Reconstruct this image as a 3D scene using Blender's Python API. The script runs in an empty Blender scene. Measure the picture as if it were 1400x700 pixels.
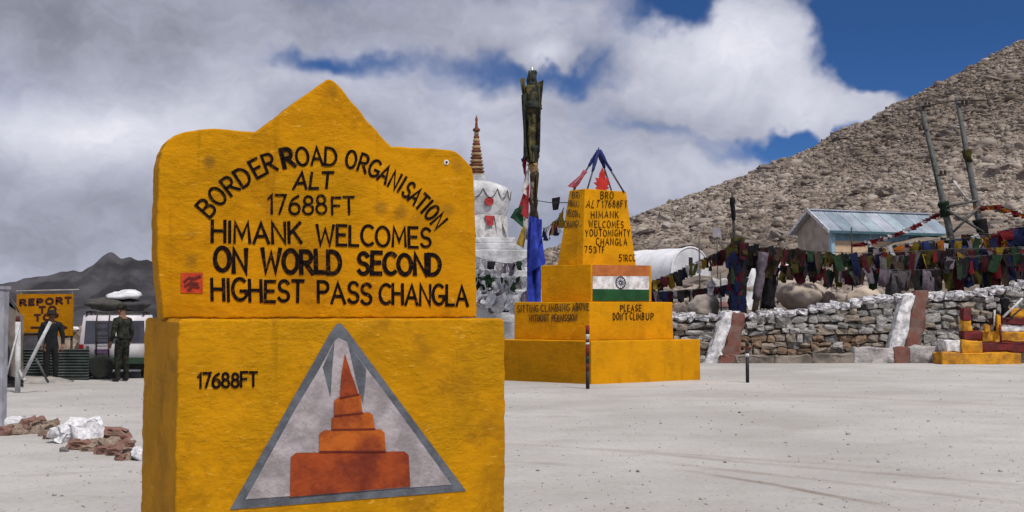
import bpy, bmesh, math, random
import numpy as np
from mathutils import Vector, Matrix, noise as mnoise

random.seed(7)
rng = np.random.default_rng(7)
R = math.radians
scene = bpy.context.scene
COL = scene.collection

# ------------------------------------------------------------------ camera
F = 1555.0                                   # focal length in px of the 1400 px wide photograph
CAM_H = 1.6
PITCH = math.atan(75.0 / F)
cam = bpy.data.cameras.new('camera')
cam.sensor_width = 36.0
cam.lens = 36.0 * F / 1400.0
cam.clip_start = 0.1
cam.clip_end = 12000
cam_o = bpy.data.objects.new('camera', cam)
cam_o.location = (0, 0, CAM_H)
cam_o.rotation_euler = (R(90) + PITCH, 0, 0)
COL.objects.link(cam_o)
scene.camera = cam_o

# ------------------------------------------------------------------ view / render
scene.render.engine = 'CYCLES'
scene.cycles.use_denoising = True
scene.cycles.max_bounces = 5
scene.cycles.diffuse_bounces = 3
scene.cycles.use_adaptive_sampling = True
scene.cycles.adaptive_threshold = 0.03
scene.view_settings.view_transform = 'Standard'
scene.view_settings.look = 'None'
scene.view_settings.gamma = 1.0
scene.view_settings.exposure = 0.38
scene.view_settings.use_curve_mapping = False

# ------------------------------------------------------------------ node helper
class NT:
    def __init__(s, tree):
        s.t = tree; s.n = tree.nodes; s.l = tree.links; s.n.clear()
    def new(s, typ, inputs=None, **props):
        nd = s.n.new(typ)
        for k, v in props.items(): setattr(nd, k, v)
        for k, v in (inputs or {}).items(): s.put(nd, k, v)
        return nd
    def put(s, nd, k, v):
        sock = nd.inputs[k]
        if isinstance(v, bpy.types.NodeSocket): s.l.new(v, sock)
        elif isinstance(v, bpy.types.Node): s.l.new(v.outputs[0], sock)
        else: sock.default_value = v
    def math(s, op, a, b=None, c=None, clamp=False):
        nd = s.new('ShaderNodeMath', operation=op, use_clamp=clamp)
        for i, v in enumerate((a, b, c)):
            if v is not None: s.put(nd, i, v)
        return nd.outputs[0]
    def vec(s, op, a, b=None):
        nd = s.new('ShaderNodeVectorMath', operation=op)
        s.put(nd, 0, a)
        if b is not None: s.put(nd, 1, b)
        return nd.outputs[1] if op in ('LENGTH', 'DISTANCE', 'DOT_PRODUCT') else nd.outputs[0]
    def noise(s, vec, scale, detail=6, rough=0.55, dist=0.0):
        nd = s.new('ShaderNodeTexNoise', {'Scale': scale, 'Detail': detail, 'Roughness': rough, 'Distortion': dist})
        if vec is not None: s.put(nd, 'Vector', vec)
        return nd
    def ramp(s, fac, stops):
        nd = s.new('ShaderNodeValToRGB'); s.put(nd, 0, fac)
        cr = nd.color_ramp
        while len(cr.elements) < len(stops): cr.elements.new(0.5)
        for e, (p, c) in zip(cr.elements, stops):
            e.position = p
            e.color = (c, c, c, 1) if isinstance(c, (int, float)) else (*c, 1)
        return nd.outputs[0]
    def mix(s, fac, a, b, blend='MIX'):
        nd = s.new('ShaderNodeMix', data_type='RGBA', blend_type=blend)
        s.put(nd, 0, fac)
        for i, v in ((6, a), (7, b)):
            if isinstance(v, tuple): v = (*v, 1) if len(v) == 3 else v
            s.put(nd, i, v)
        return nd.outputs[2]
    def mapr(s, v, a, b, c, d, smooth=True):
        nd = s.new('ShaderNodeMapRange', interpolation_type='SMOOTHSTEP' if smooth else 'LINEAR')
        for i, x in enumerate((v, a, b, c, d)): s.put(nd, i, x)
        return nd.outputs[0]

def ray(u, v):
    a = (u - 700.0) / F; b = (350.0 - v) / F
    return Vector((a, math.cos(PITCH) - b * math.sin(PITCH), math.sin(PITCH) + b * math.cos(PITCH)))
def P(u, v, Y):
    d = ray(u, v); d = d * (Y / d.y)
    return Vector((d.x, d.y, d.z + CAM_H))
def G(u, v, z=0.0):
    d = ray(u, v); t = (z - CAM_H) / d.z
    return Vector((d.x * t, d.y * t, z))
def hit(u, v, p0, n):
    d = ray(u, v); o = Vector((0, 0, CAM_H))
    t = (p0 - o).dot(n) / d.dot(n)
    return o + d * t

# ------------------------------------------------------------------ world: high-altitude sky and broken cloud
SUN_EL, SUN_AZ = R(58), R(146)               # azimuth clockwise from +Y seen from above: behind the camera, to the right
w = bpy.data.worlds.new('World'); scene.world = w; w.use_nodes = True
t = NT(w.node_tree)
sky = t.new('ShaderNodeTexSky', sky_type='NISHITA', sun_disc=False, sun_elevation=SUN_EL, sun_rotation=SUN_AZ,
            altitude=5300.0, air_density=1.0, dust_density=0.4, ozone_density=2.0)
skyc = t.vec('MULTIPLY', sky.outputs[0], (0.022, 0.038, 0.058))
tc = t.new('ShaderNodeTexCoord')
d0 = t.vec('NORMALIZE', tc.outputs['Generated'])
st = t.vec('MULTIPLY', d0, (1.0, 1.0, 2.0))
n1 = t.noise(st, 4.0, 1.5, 0.5)
warp = t.vec('MULTIPLY', t.vec('SUBTRACT', n1.outputs['Color'], (0.5, 0.5, 0.5)), (0.075, 0.075, 0.06))
dw = t.vec('ADD', d0, warp)
n1b = t.noise(d0, 17.0, 3.5, 0.62)
warp2 = t.vec('MULTIPLY', t.vec('SUBTRACT', n1b.outputs['Color'], (0.5, 0.5, 0.5)), (0.08, 0.08, 0.065))
dw2 = t.vec('ADD', dw, warp2)
def blob(u, v, ru, rv, vec):
    c = ray(u, v).normalized()
    q = t.vec('MULTIPLY', t.vec('SUBTRACT', vec, tuple(c)), (F / ru, F / ru, F / rv))
    return t.mapr(t.vec('LENGTH', q), 0.0, 1.6, 1.0, 0.0)
def addup(base, items, vec):
    acc = base
    for (u, v, ru, rv, a) in items:
        acc = t.math('MULTIPLY_ADD', blob(u, v, ru, rv, vec), a, acc)
    return acc
nc = t.noise(dw2, 6.5, 6, 0.6)
cover = t.math('MULTIPLY_ADD', t.math('SUBTRACT', nc.outputs[0], 0.5), 1.1, 0.72)
cover = addup(cover, [
    (1350, 60, 230, 140, -1.5), (1200, 30, 80, 70, -0.9), (930, 12, 80, 46, -0.95), (1065, 186, 105, 22, -0.95), (930, 165, 80, 14, -0.35),
    (445, 82, 100, 20, -0.58), (670, 90, 110, 28, -0.40), (800, 85, 80, 24, -0.42), (990, 95, 120, 75, 0.85), (1100, 135, 100, 36, 0.85), (1185, 150, 70, 24, 0.95),
    (1040, 15, 65, 45, 0.75), (735, 66, 34, 18, 0.9), (200, 250, 330, 140, 0.4), (880, 230, 200, 50, 0.35), (150, 20, 300, 60, 0.5), (640, 20, 150, 30, 0.4)], dw2)
alpha = t.mapr(cover, 0.12, 0.92, 0.0, 1.0)
nb = t.noise(t.vec('MULTIPLY', dw2, (1, 1, 1.9)), 7.5, 5, 0.58)
lum = t.math('MULTIPLY_ADD', t.math('SUBTRACT', nb.outputs[0], 0.5), 0.90, 0.49)
lum = addup(lum, [
    (990, 70, 120, 65, 0.34), (1130, 142, 110, 34, 0.34), (1000, 150, 130, 22, -0.06), (800, 30, 150, 36, 0.20), (735, 66, 34, 18, 0.3), (110, 175, 230, 65, 0.36),
    (200, 40, 380, 50, -0.14), (120, 300, 260, 70, -0.08), (560, 120, 200, 50, 0.14), (880, 215, 180, 50, 0.16)], dw)
cloudc = t.ramp(lum, [(0.0, (0.125, 0.134, 0.165)), (0.28, (0.205, 0.216, 0.268)), (0.55, (0.345, 0.356, 0.432)), (0.85, (0.53, 0.54, 0.615)), (1.0, (0.66, 0.66, 0.71))])
colr = t.mix(alpha, skyc, cloudc)
bg = t.new('ShaderNodeBackground', {'Color': colr, 'Strength': 1.0})
w.cycles.sampling_method = 'MANUAL'; w.cycles.sample_map_resolution = 256
out = t.new('ShaderNodeOutputWorld', {'Surface': bg.outputs[0]})

# ------------------------------------------------------------------ sun, softened by thin cloud
sl = bpy.data.lights.new('sun', 'SUN')
sl.energy = 2.5; sl.angle = R(7); sl.color = (1.0, 0.955, 0.89)
so = bpy.data.objects.new('sun', sl); COL.objects.link(so)
sdir = Vector((math.sin(SUN_AZ) * math.cos(SUN_EL), math.cos(SUN_AZ) * math.cos(SUN_EL), math.sin(SUN_EL)))
so.rotation_euler = sdir.to_track_quat('Z', 'Y').to_euler()
so.location = (10, -10, 30)

# ================================================================== materials
MATS = {}
def mat(name, col, rough=0.85, var=0.25, scale=6.0, bump=0.15, bscale=None, metal=0.0, col2=None, detail=6, dist=0.02, spec=0.3):
    if name in MATS: return MATS[name]
    m = bpy.data.materials.new(name); m.use_nodes = True
    t = NT(m.node_tree)
    tc = t.new('ShaderNodeTexCoord')
    oi = t.new('ShaderNodeObjectInfo')
    v = t.vec('ADD', tc.outputs['Object'], t.vec('MULTIPLY', oi.outputs['Location'], (0.37, 0.53, 0.71)))
    n = t.noise(v, scale, detail, 0.6)
    dark = col2 if col2 else tuple(c * (1 - var) for c in col)
    lite = tuple(min(1, c * (1 + var * 0.5)) for c in col)
    c = t.mix(t.mapr(n.outputs[0], 0.35, 0.65, 0, 1), dark, lite)
    b = t.new('ShaderNodeBsdfPrincipled', {'Base Color': c, 'Roughness': rough, 'Metallic': metal, 'Specular IOR Level': spec})
    if bump:
        nb = t.noise(v, bscale or scale * 4, 6, 0.6)
        bp = t.new('ShaderNodeBump', {'Height': nb.outputs[0], 'Strength': bump, 'Distance': dist})
        t.put(b, 'Normal', bp.outputs[0])
    t.new('ShaderNodeOutputMaterial', {'Surface': b.outputs[0]})
    MATS[name] = m
    return m

def lettering_mat(name, col, under, wear):
    m = bpy.data.materials.new(name); m.use_nodes = True; t = NT(m.node_tree)
    tc = t.new('ShaderNodeTexCoord'); v = tc.outputs['Object']
    n = t.noise(v, 55, 5, .7); n2 = t.noise(v, 6, 3, .6)
    k = t.math('MULTIPLY', t.mapr(n.outputs[0], .52, .68, 0, 1), t.mapr(n2.outputs[0], .35, .65, wear * .3, wear))
    c = t.mix(k, col, under)
    b = t.new('ShaderNodeBsdfPrincipled', {'Base Color': c, 'Roughness': .8, 'Specular IOR Level': .03})
    t.new('ShaderNodeOutputMaterial', {'Surface': b.outputs[0]}); return m

def yellow_mat(name, base, dirty, spots=(), scale=3.0, brush=1.0):
    """hand-brushed oil paint on rough cement plaster, grime and fading in it"""
    m = bpy.data.materials.new(name); m.use_nodes = True
    t = NT(m.node_tree)
    tc = t.new('ShaderNodeTexCoord'); v = tc.outputs['Object']
    n = t.noise(v, scale, 8, 0.62)
    c = t.mix(t.mapr(n.outputs[0], 0.38, 0.66, 0, 1), base, tuple(x * 0.80 for x in base))
    n2 = t.noise(t.vec('MULTIPLY', v, (1, 1, 4.0)), scale * 4, 6, 0.7)                 # brush strokes
    c = t.mix(t.mapr(n2.outputs[0], 0.52, 0.75, 0, 0.6 * brush), c, tuple(min(1, x * 1.22) for x in base))
    n3 = t.noise(v, scale * 1.3 + 0.7, 7, 0.7, 0.4)
    c = t.mix(t.mapr(n3.outputs[0], 0.46, 0.68, 0, 0.85), c, dirty)
    n4 = t.noise(v, scale * 14, 5, 0.7)                                                # flecks of worn-off paint
    c = t.mix(t.mapr(n4.outputs[0], 0.66, 0.74, 0, 0.35), c, (0.50, 0.27, 0.06))
    n6 = t.noise(t.vec('MULTIPLY', v, (1, 1, 3.4)), scale * 5.5, 4, 0.75, 0.6)          # scuffs that show pale under-coat
    c = t.mix(t.mapr(n6.outputs[0], 0.66 - 0.045 * brush, 0.72 - 0.03 * brush, 0, 0.7), c, (0.68, 0.38, 0.05))
    n7 = t.noise(v, scale * 0.7, 5, 0.6, 0.3)                                           # older, greener-brown coats
    c = t.mix(t.mapr(n7.outputs[0], 0.47, 0.62, 0, 0.5), c, (base[0] * .74, base[1] * .82, base[2]))
    n5 = t.noise(t.vec('MULTIPLY', v, (6, 6, 0.6)), scale, 4, 0.6)                     # run-off streaks
    c = t.mix(t.mapr(n5.outputs[0], 0.58, 0.75, 0, 0.35), c, tuple(x * 0.55 for x in dirty))
    for (sx, sy, sz, r, a) in spots:
        dd = t.vec('LENGTH', t.vec('SUBTRACT', t.vec('ADD', v, t.vec('MULTIPLY', t.vec('SUBTRACT', n3.outputs['Color'], (.5, .5, .5)), (r, r, r * 1.3))), (sx, sy, sz)))
        c = t.mix(t.mapr(dd, r * 0.2, r, a, 0.0), c, (0.16, 0.085, 0.015))
    b = t.new('ShaderNodeBsdfPrincipled', {'Base Color': c, 'Roughness': 0.75, 'Specular IOR Level': 0.06})
    nb = t.noise(v, 24, 5, 0.6)
    msk = t.mapr(n7.outputs[0], 0.40, 0.60, 0.15, 1.0)
    nb2 = t.noise(t.vec('MULTIPLY', v, (1, 1, 1.6)), 6, 5, 0.6)
    h = t.math('MULTIPLY_ADD', nb2.outputs[0], 1.6, t.math('MULTIPLY', t.math('ADD', nb.outputs[0], t.math('MULTIPLY', n6.outputs[0], 0.8)), msk))
    bp = t.new('ShaderNodeBump', {'Height': h, 'Strength': 0.55, 'Distance': 0.015})
    t.put(b, 'Normal', bp.outputs[0])
    t.new('ShaderNodeOutputMaterial', {'Surface': b.outputs[0]})
    return m

def tint_mat(name, c1, c2, c3, rough=0.9, bump=0.4):
    """stone: colour from a per-stone random attribute, mottled"""
    m = bpy.data.materials.new(name); m.use_nodes = True
    t = NT(m.node_tree)
    at = t.new('ShaderNodeAttribute', attribute_name='tint')
    tc = t.new('ShaderNodeTexCoord')
    geo = t.new('ShaderNodeNewGeometry')
    n = t.noise(geo.outputs['Position'], 5.0, 6, 0.65)
    f = t.math('MULTIPLY_ADD', t.math('SUBTRACT', n.outputs[0], 0.5), 0.5, at.outputs['Fac'])
    c = t.ramp(f, [(0.0, c1), (0.5, c2), (1.0, c3)])
    b = t.new('ShaderNodeBsdfPrincipled', {'Base Color': c, 'Roughness': rough, 'Specular IOR Level': 0.2})
    nb = t.noise(geo.outputs['Position'], 9.0, 6, 0.6)
    bp = t.new('ShaderNodeBump', {'Height': nb.outputs[0], 'Strength': bump, 'Distance': 0.06}); t.put(b, 'Normal', bp.outputs[0])
    t.new('ShaderNodeOutputMaterial', {'Surface': b.outputs[0]})
    return m

def ground_mat():
    m = bpy.data.materials.new('dusty_ground'); m.use_nodes = True
    t = NT(m.node_tree)
    geo = t.new('ShaderNodeNewGeometry'); v = geo.outputs['Position']
    n = t.noise(v, 0.22, 7, 0.6)
    c = t.mix(t.mapr(n.outputs[0], 0.36, 0.64, 0, 1), (0.405, 0.385, 0.362), (0.515, 0.495, 0.470))
    n2 = t.noise(t.vec('MULTIPLY', v, (0.8, 1.2, 1)), 0.75, 9, 0.68)
    c = t.mix(t.mapr(n2.outputs[0], 0.45, 0.72, 0, 0.55), c, (0.335, 0.305, 0.280))
    n3 = t.noise(v, 16.0, 6, 0.75)
    c = t.mix(t.mapr(n3.outputs[0], 0.50, 0.70, 0, 0.6), c, (0.29, 0.262, 0.238))
    n6 = t.noise(v, 40.0, 4, 0.7)
    c = t.mix(t.mapr(n6.outputs[0], 0.60, 0.72, 0, 0.7), c, (0.58, 0.56, 0.535))
    # tyre tracks pressed into the dust: pairs of curved bands
    wob = t.noise(v, 0.35, 3, 0.5)
    sep = t.new('ShaderNodeSeparateXYZ', {'Vector': v})
    trk = None
    for (ax, ay, bx, by, w_, a_, curv) in TRACKS:
        A = Vector((ax, ay)); B = Vector((bx, by)); dv = (B - A).normalized(); nv = Vector((-dv.y, dv.x))
        off = t.math('ADD', t.math('MULTIPLY_ADD', sep.outputs[0], nv.x, -A.dot(nv)), t.math('MULTIPLY', sep.outputs[1], nv.y))
        al = t.math('ADD', t.math('MULTIPLY_ADD', sep.outputs[0], dv.x, -A.dot(dv)), t.math('MULTIPLY', sep.outputs[1], dv.y))
        L = (B - A).length
        bow = t.math('MULTIPLY', t.math('MULTIPLY', al, t.math('SUBTRACT', L, al)), curv)
        off = t.math('ADD', t.math('ADD', off, bow), t.math('MULTIPLY', t.math('SUBTRACT', wob.outputs[0], 0.5), 0.25))
        band = t.mapr(t.math('ABSOLUTE', off), w_ * 0.25, w_, a_, 0.0)
        ends = t.math('MULTIPLY', t.mapr(al, -0.5, 1.0, 0, 1), t.mapr(al, L - 1.0, L + 0.5, 1, 0))
        band = t.math('MULTIPLY', t.math('MULTIPLY', band, ends), t.mapr(n2.outputs[0], 0.3, 0.6, 0.35, 1.0))
        trk = band if trk is None else t.math('MAXIMUM', trk, band)
    c = t.mix(trk, c, (0.235, 0.180, 0.150))
    b = t.new('ShaderNodeBsdfPrincipled', {'Base Color': c, 'Roughness': 0.95, 'Specular IOR Level': 0.15})
    nb = t.noise(v, 6.0, 10, 0.7)
    h = t.math('SUBTRACT', nb.outputs[0], t.math('MULTIPLY', trk, 0.5))
    bp = t.new('ShaderNodeBump', {'Height': h, 'Strength': 0.55, 'Distance': 0.05}); t.put(b, 'Normal', bp.outputs[0])
    t.new('ShaderNodeOutputMaterial', {'Surface': b.outputs[0]})
    return m

def _g2(u, v): p = G(u, v); return (p.x, p.y)
TRACKS = [(*_g2(950, 646), *_g2(1215, 692), 0.09, 0.85, 0.01), (*_g2(690, 630), *_g2(770, 634), 0.13, 0.7, 0.01),
          (*_g2(860, 618), *_g2(1440, 664), 0.13, 0.40, 0.012), (*_g2(900, 632), *_g2(1440, 690), 0.13, 0.40, 0.014),
          (*_g2(700, 606), *_g2(1250, 640), 0.14, 0.28, 0.012), (*_g2(1040, 537), *_g2(1420, 556), 0.4, 0.25, 0.004), (*_g2(0, 650), *_g2(186, 642), 0.14, 0.35, 0.01)]

M_BLACK = lettering_mat('black_lettering_paint', (0.009, 0.006, 0.007), (0.13, 0.06, 0.008), .9)
M_WHITE = mat('white_paint', (0.70, 0.69, 0.70), 0.85, 0.4, 6, 0.5)
M_WHITESTONE = mat('whitewashed_stone', (0.60, 0.59, 0.61), 0.9, 0.6, 4, 0.7, col2=(0.20, 0.19, 0.19))
M_STONE = [mat('wall_stone_%d' % i, c, 0.92, 0.4, 6, 0.6) for i, c in enumerate(
    [(0.27, 0.255, 0.24), (0.33, 0.315, 0.295), (0.38, 0.365, 0.345), (0.29, 0.24, 0.195), (0.22, 0.21, 0.20), (0.44, 0.425, 0.41)])]
M_BROWN = mat('brown_stone', (0.25, 0.170, 0.115), 0.92, 0.4, 6, 0.6)
M_REDPAINT = mat('oxide_red_paint', (0.155, 0.055, 0.042), 0.9, 0.5, 5, 0.6, col2=(0.17, 0.12, 0.10))
M_MAROON = mat('maroon_paint', (0.14, 0.013, 0.014), 0.75, 0.5, 5, 0.4, col2=(0.075, 0.02, 0.018))
M_YELLOW2 = mat('yellow_enamel', (0.56, 0.25, 0.008), 0.7, 0.5, 4, 0.5, col2=(0.34, 0.15, 0.02))
M_DARKGAP = mat('wall_core_earth', (0.15, 0.135, 0.122), 0.95, 0.4, 8, 0.5)
M_STEEL = mat('grey_weathered_pole', (0.10, 0.105, 0.10), 0.7, 0.4, 8, 0.2)
M_DARKWOOD = mat('dark_weathered_wood', (0.055, 0.045, 0.038), 0.85, 0.4, 10, 0.4)
M_WIRE = mat('dark_wire', (0.03, 0.03, 0.032), 0.7, 0.1, 8, 0)

# ================================================================== object helpers
def link(o): COL.objects.link(o); return o
def tag(o, label=None, cat=None, group=None, kind=None):
    if label: o['label'] = label
    if cat: o['category'] = cat
    if group: o['group'] = group
    if kind: o['kind'] = kind
    return o
def thing(name, loc, label, cat, group=None, rz=0.0):
    o = bpy.data.objects.new(name, None); o.empty_display_size = 0.2
    o.location = loc; o.rotation_euler = (0, 0, rz)
    return tag(link(o), label, cat, group)
def obj(name, me, m=None, parent=None, loc=None, rot=None, scale=None):
    o = bpy.data.objects.new(name, me)
    if m is not None:
        me.materials.clear()
        for mm in (m if isinstance(m, (list, tuple)) else [m]): me.materials.append(mm)
    if loc is not None: o.location = loc
    if rot is not None: o.rotation_euler = rot
    if scale is not None: o.scale = scale
    link(o)
    if parent is not None: o.parent = parent
    return o
def mesh(name, verts, faces, smooth=False):
    me = bpy.data.meshes.new(name)
    me.from_pydata([tuple(v) for v in verts], [], faces)
    me.update()
    if smooth: me.polygons.foreach_set('use_smooth', [True] * len(me.polygons))
    return me
def bm_mesh(name, bm, smooth=False):
    bmesh.ops.recalc_face_normals(bm, faces=bm.faces)
    me = bpy.data.meshes.new(name); bm.to_mesh(me); bm.free()
    if smooth: me.polygons.foreach_set('use_smooth', [True] * len(me.polygons))
    return me
def rel(verts, base): b = Vector(base); return [Vector(v) - b for v in verts]

def hexa(bm, pts, bev=0.0, seg=2, cuts=0, wob=0.0, wsc=1.5):
    """box-like solid from 8 points (bottom 4, top 4, ccw), edges softened and slightly uneven"""
    vs = [bm.verts.new(p) for p in pts]
    fs = [(3, 2, 1, 0), (4, 5, 6, 7), (0, 1, 5, 4), (1, 2, 6, 5), (2, 3, 7, 6), (3, 0, 4, 7)]
    faces = [bm.faces.new([vs[i] for i in f]) for f in fs]
    es = list({e for f in faces for e in f.edges})
    if cuts:
        r = bmesh.ops.subdivide_edges(bm, edges=es, cuts=cuts, use_grid_fill=True)
        newv = {v for f in bm.faces for v in f.verts}
        if wob:
            for v in newv:
                q = v.co * wsc
                v.co += Vector((mnoise.noise(q), mnoise.noise(q + Vector((7, 3, 1))), mnoise.noise(q + Vector((2, 9, 5))))) * wob
    if bev:
        sharp = [e for e in bm.edges if e.is_valid and len(e.link_faces) == 2 and e.calc_face_angle(0) > 0.7]
        bmesh.ops.bevel(bm, geom=sharp, offset=bev, segments=seg, affect='EDGES', profile=0.6)
    return bm
def box_pts(x0, x1, y0, y1, z0, z1):
    return [Vector(p) for p in ((x0, y0, z0), (x1, y0, z0), (x1, y1, z0), (x0, y1, z0), (x0, y0, z1), (x1, y0, z1), (x1, y1, z1), (x0, y1, z1))]
def box(name, x0, x1, y0, y1, z0, z1, m, parent, bev=0.01, **k):
    return obj(name, bm_mesh(name, hexa(bmesh.new(), box_pts(x0, x1, y0, y1, z0, z1), bev, **k)), m, parent)

def tube_geo(pts, radii, n=8, cap=True, off=0):
    pts = [Vector(p) for p in pts]
    if isinstance(radii, (int, float)): radii = [radii] * len(pts)
    vs, fs = [], []
    up = None
    for i, p in enumerate(pts):
        tdir = (pts[min(i + 1, len(pts) - 1)] - pts[max(i - 1, 0)]).normalized()
        if up is None or abs(up.dot(tdir)) > 0.95: up = Vector((0, 0, 1)) if abs(tdir.z) < 0.9 else Vector((1, 0, 0))
        a = tdir.cross(up).normalized(); b = a.cross(tdir).normalized(); up = b
        for k in range(n):
            an = 2 * math.pi * k / n
            vs.append(p + a * math.cos(an) * radii[i] + b * math.sin(an) * radii[i])
    for i in range(len(pts) - 1):
        for k in range(n):
            fs.append((off + i * n + k, off + i * n + (k + 1) % n, off + (i + 1) * n + (k + 1) % n, off + (i + 1) * n + k))
    if cap:
        fs.append(tuple(off + k for k in range(n - 1, -1, -1)))
        fs.append(tuple(off + (len(pts) - 1) * n + k for k in range(n)))
    return vs, fs
def tube(name, pts, radii, m, parent=None, n=8, smooth=True):
    vs, fs = tube_geo(pts, radii, n)
    me = mesh(name, vs, fs, smooth)
    return obj(name, me, m, parent)
def lathe_me(name, prof, n=32, smooth=True):
    vs, fs = [], []
    for r, z in prof:
        for k in range(n):
            a = 2 * math.pi * k / n
            vs.append((r * math.cos(a), r * math.sin(a), z))
    for i in range(len(prof) - 1):
        for k in range(n):
            fs.append((i * n + k, i * n + (k + 1) % n, (i + 1) * n + (k + 1) % n, (i + 1) * n + k))
    fs.append(tuple(range(n - 1, -1, -1))); fs.append(tuple((len(prof) - 1) * n + k for k in range(n)))
    return mesh(name, vs, fs, smooth)

def poly_plate(pts2, to3, thick_vec):
    """closed polygon (2-D) mapped to 3-D, given a thickness"""
    n = len(pts2)
    f = [to3(*p) for p in pts2]; b = [q + thick_vec for q in f]
    return f + b, [tuple(range(n)), tuple(range(2 * n - 1, n - 1, -1))] + [((i + 1) % n, i, n + i, n + (i + 1) % n) for i in range(n)]

# ------------------------------------------------------------------ stones
def make_stone_me(name, seed, rough=0.18, square=0.55, cuts=1):
    bm = bmesh.new()
    bmesh.ops.create_cube(bm, size=1.0)
    bmesh.ops.subdivide_edges(bm, edges=bm.edges[:], cuts=cuts, use_grid_fill=True)
    o = Vector((seed * 3.7, seed * 1.3, seed * 2.1))
    for v in bm.verts:
        s = v.co.normalized() * 0.55
        v.co = v.co * square + s * (1 - square)
        q = v.co * 2.2 + o
        v.co += Vector((mnoise.noise(q), mnoise.noise(q + Vector((5, 0, 3))), mnoise.noise(q + Vector((1, 8, 2))))) * rough
        if cuts > 1: v.co += v.co.normalized() * (.09 * mnoise.noise(v.co * 6 + o) + .05 * mnoise.noise(v.co * 13 + o))
    return bm_mesh(name, bm)
STONE_ME = [make_stone_me('stone', i) for i in range(14)]
ROCK_ME = [make_stone_me('rock', 40 + i, 0.32, 0.25) for i in range(10)]
FINE_ROCK = [make_stone_me('fine_rock', 70 + i, 0.34, 0.35, 4) for i in range(8)]
def with_mat(base, m, cache={}):
    k = (base.name, m.name)
    if k not in cache:
        me = base.copy(); me.materials.clear(); me.materials.append(m); cache[k] = me
    return cache[k]

def scatter_mesh(name, pos, size, tints, flat=(1, 1, 0.65), normal_tilt=None, bases=None):
    """thousands of irregular stones as one mesh, each with its own random tint"""
    ico = bmesh.new(); bmesh.ops.create_icosphere(ico, subdivisions=1, radius=0.5)
    bv = np.array([v.co[:] for v in ico.verts]); bf = np.array([[v.index for v in f.verts] for f in ico.faces]); ico.free()
    N = len(pos); nv = len(bv)
    K = 24
    var = np.stack([bv * (1 + rng.uniform(-0.42, 0.42, (nv, 1))) for _ in range(K)])
    V = var[rng.integers(0, K, N)]
    V = V * (np.array(flat) * rng.uniform(0.65, 1.35, (N, 3)))[:, None, :] * size[:, None, None]
    a = rng.uniform(0, 2 * np.pi, N); b = rng.normal(0, 0.25, N); c = rng.normal(0, 0.25, N)
    def rot(ax, an):
        Mx = np.zeros((N, 3, 3)); i, j = [(1, 2), (0, 2), (0, 1)][ax]
        Mx[:, ax, ax] = 1; Mx[:, i, i] = np.cos(an); Mx[:, j, j] = np.cos(an); Mx[:, i, j] = -np.sin(an); Mx[:, j, i] = np.sin(an)
        return Mx
    Rm = rot(0, b) @ rot(1, c) @ rot(2, a)
    V = np.einsum('nij,nkj->nki', Rm, V) + pos[:, None, :]
    Fc = (bf[None] + (np.arange(N) * nv)[:, None, None]).reshape(-1, 3)
    me = bpy.data.meshes.new(name)
    me.vertices.add(N * nv); me.vertices.foreach_set('co', V.reshape(-1).astype(np.float32))
    me.loops.add(len(Fc) * 3); me.loops.foreach_set('vertex_index', Fc.reshape(-1).astype(np.int32))
    me.polygons.add(len(Fc)); me.polygons.foreach_set('loop_start', np.arange(0, len(Fc) * 3, 3, dtype=np.int32))
    me.update(calc_edges=True)
    at = me.attributes.new('tint', 'FLOAT', 'POINT'); at.data.foreach_set('value', np.repeat(tints, nv).astype(np.float32))
    return me

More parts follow.
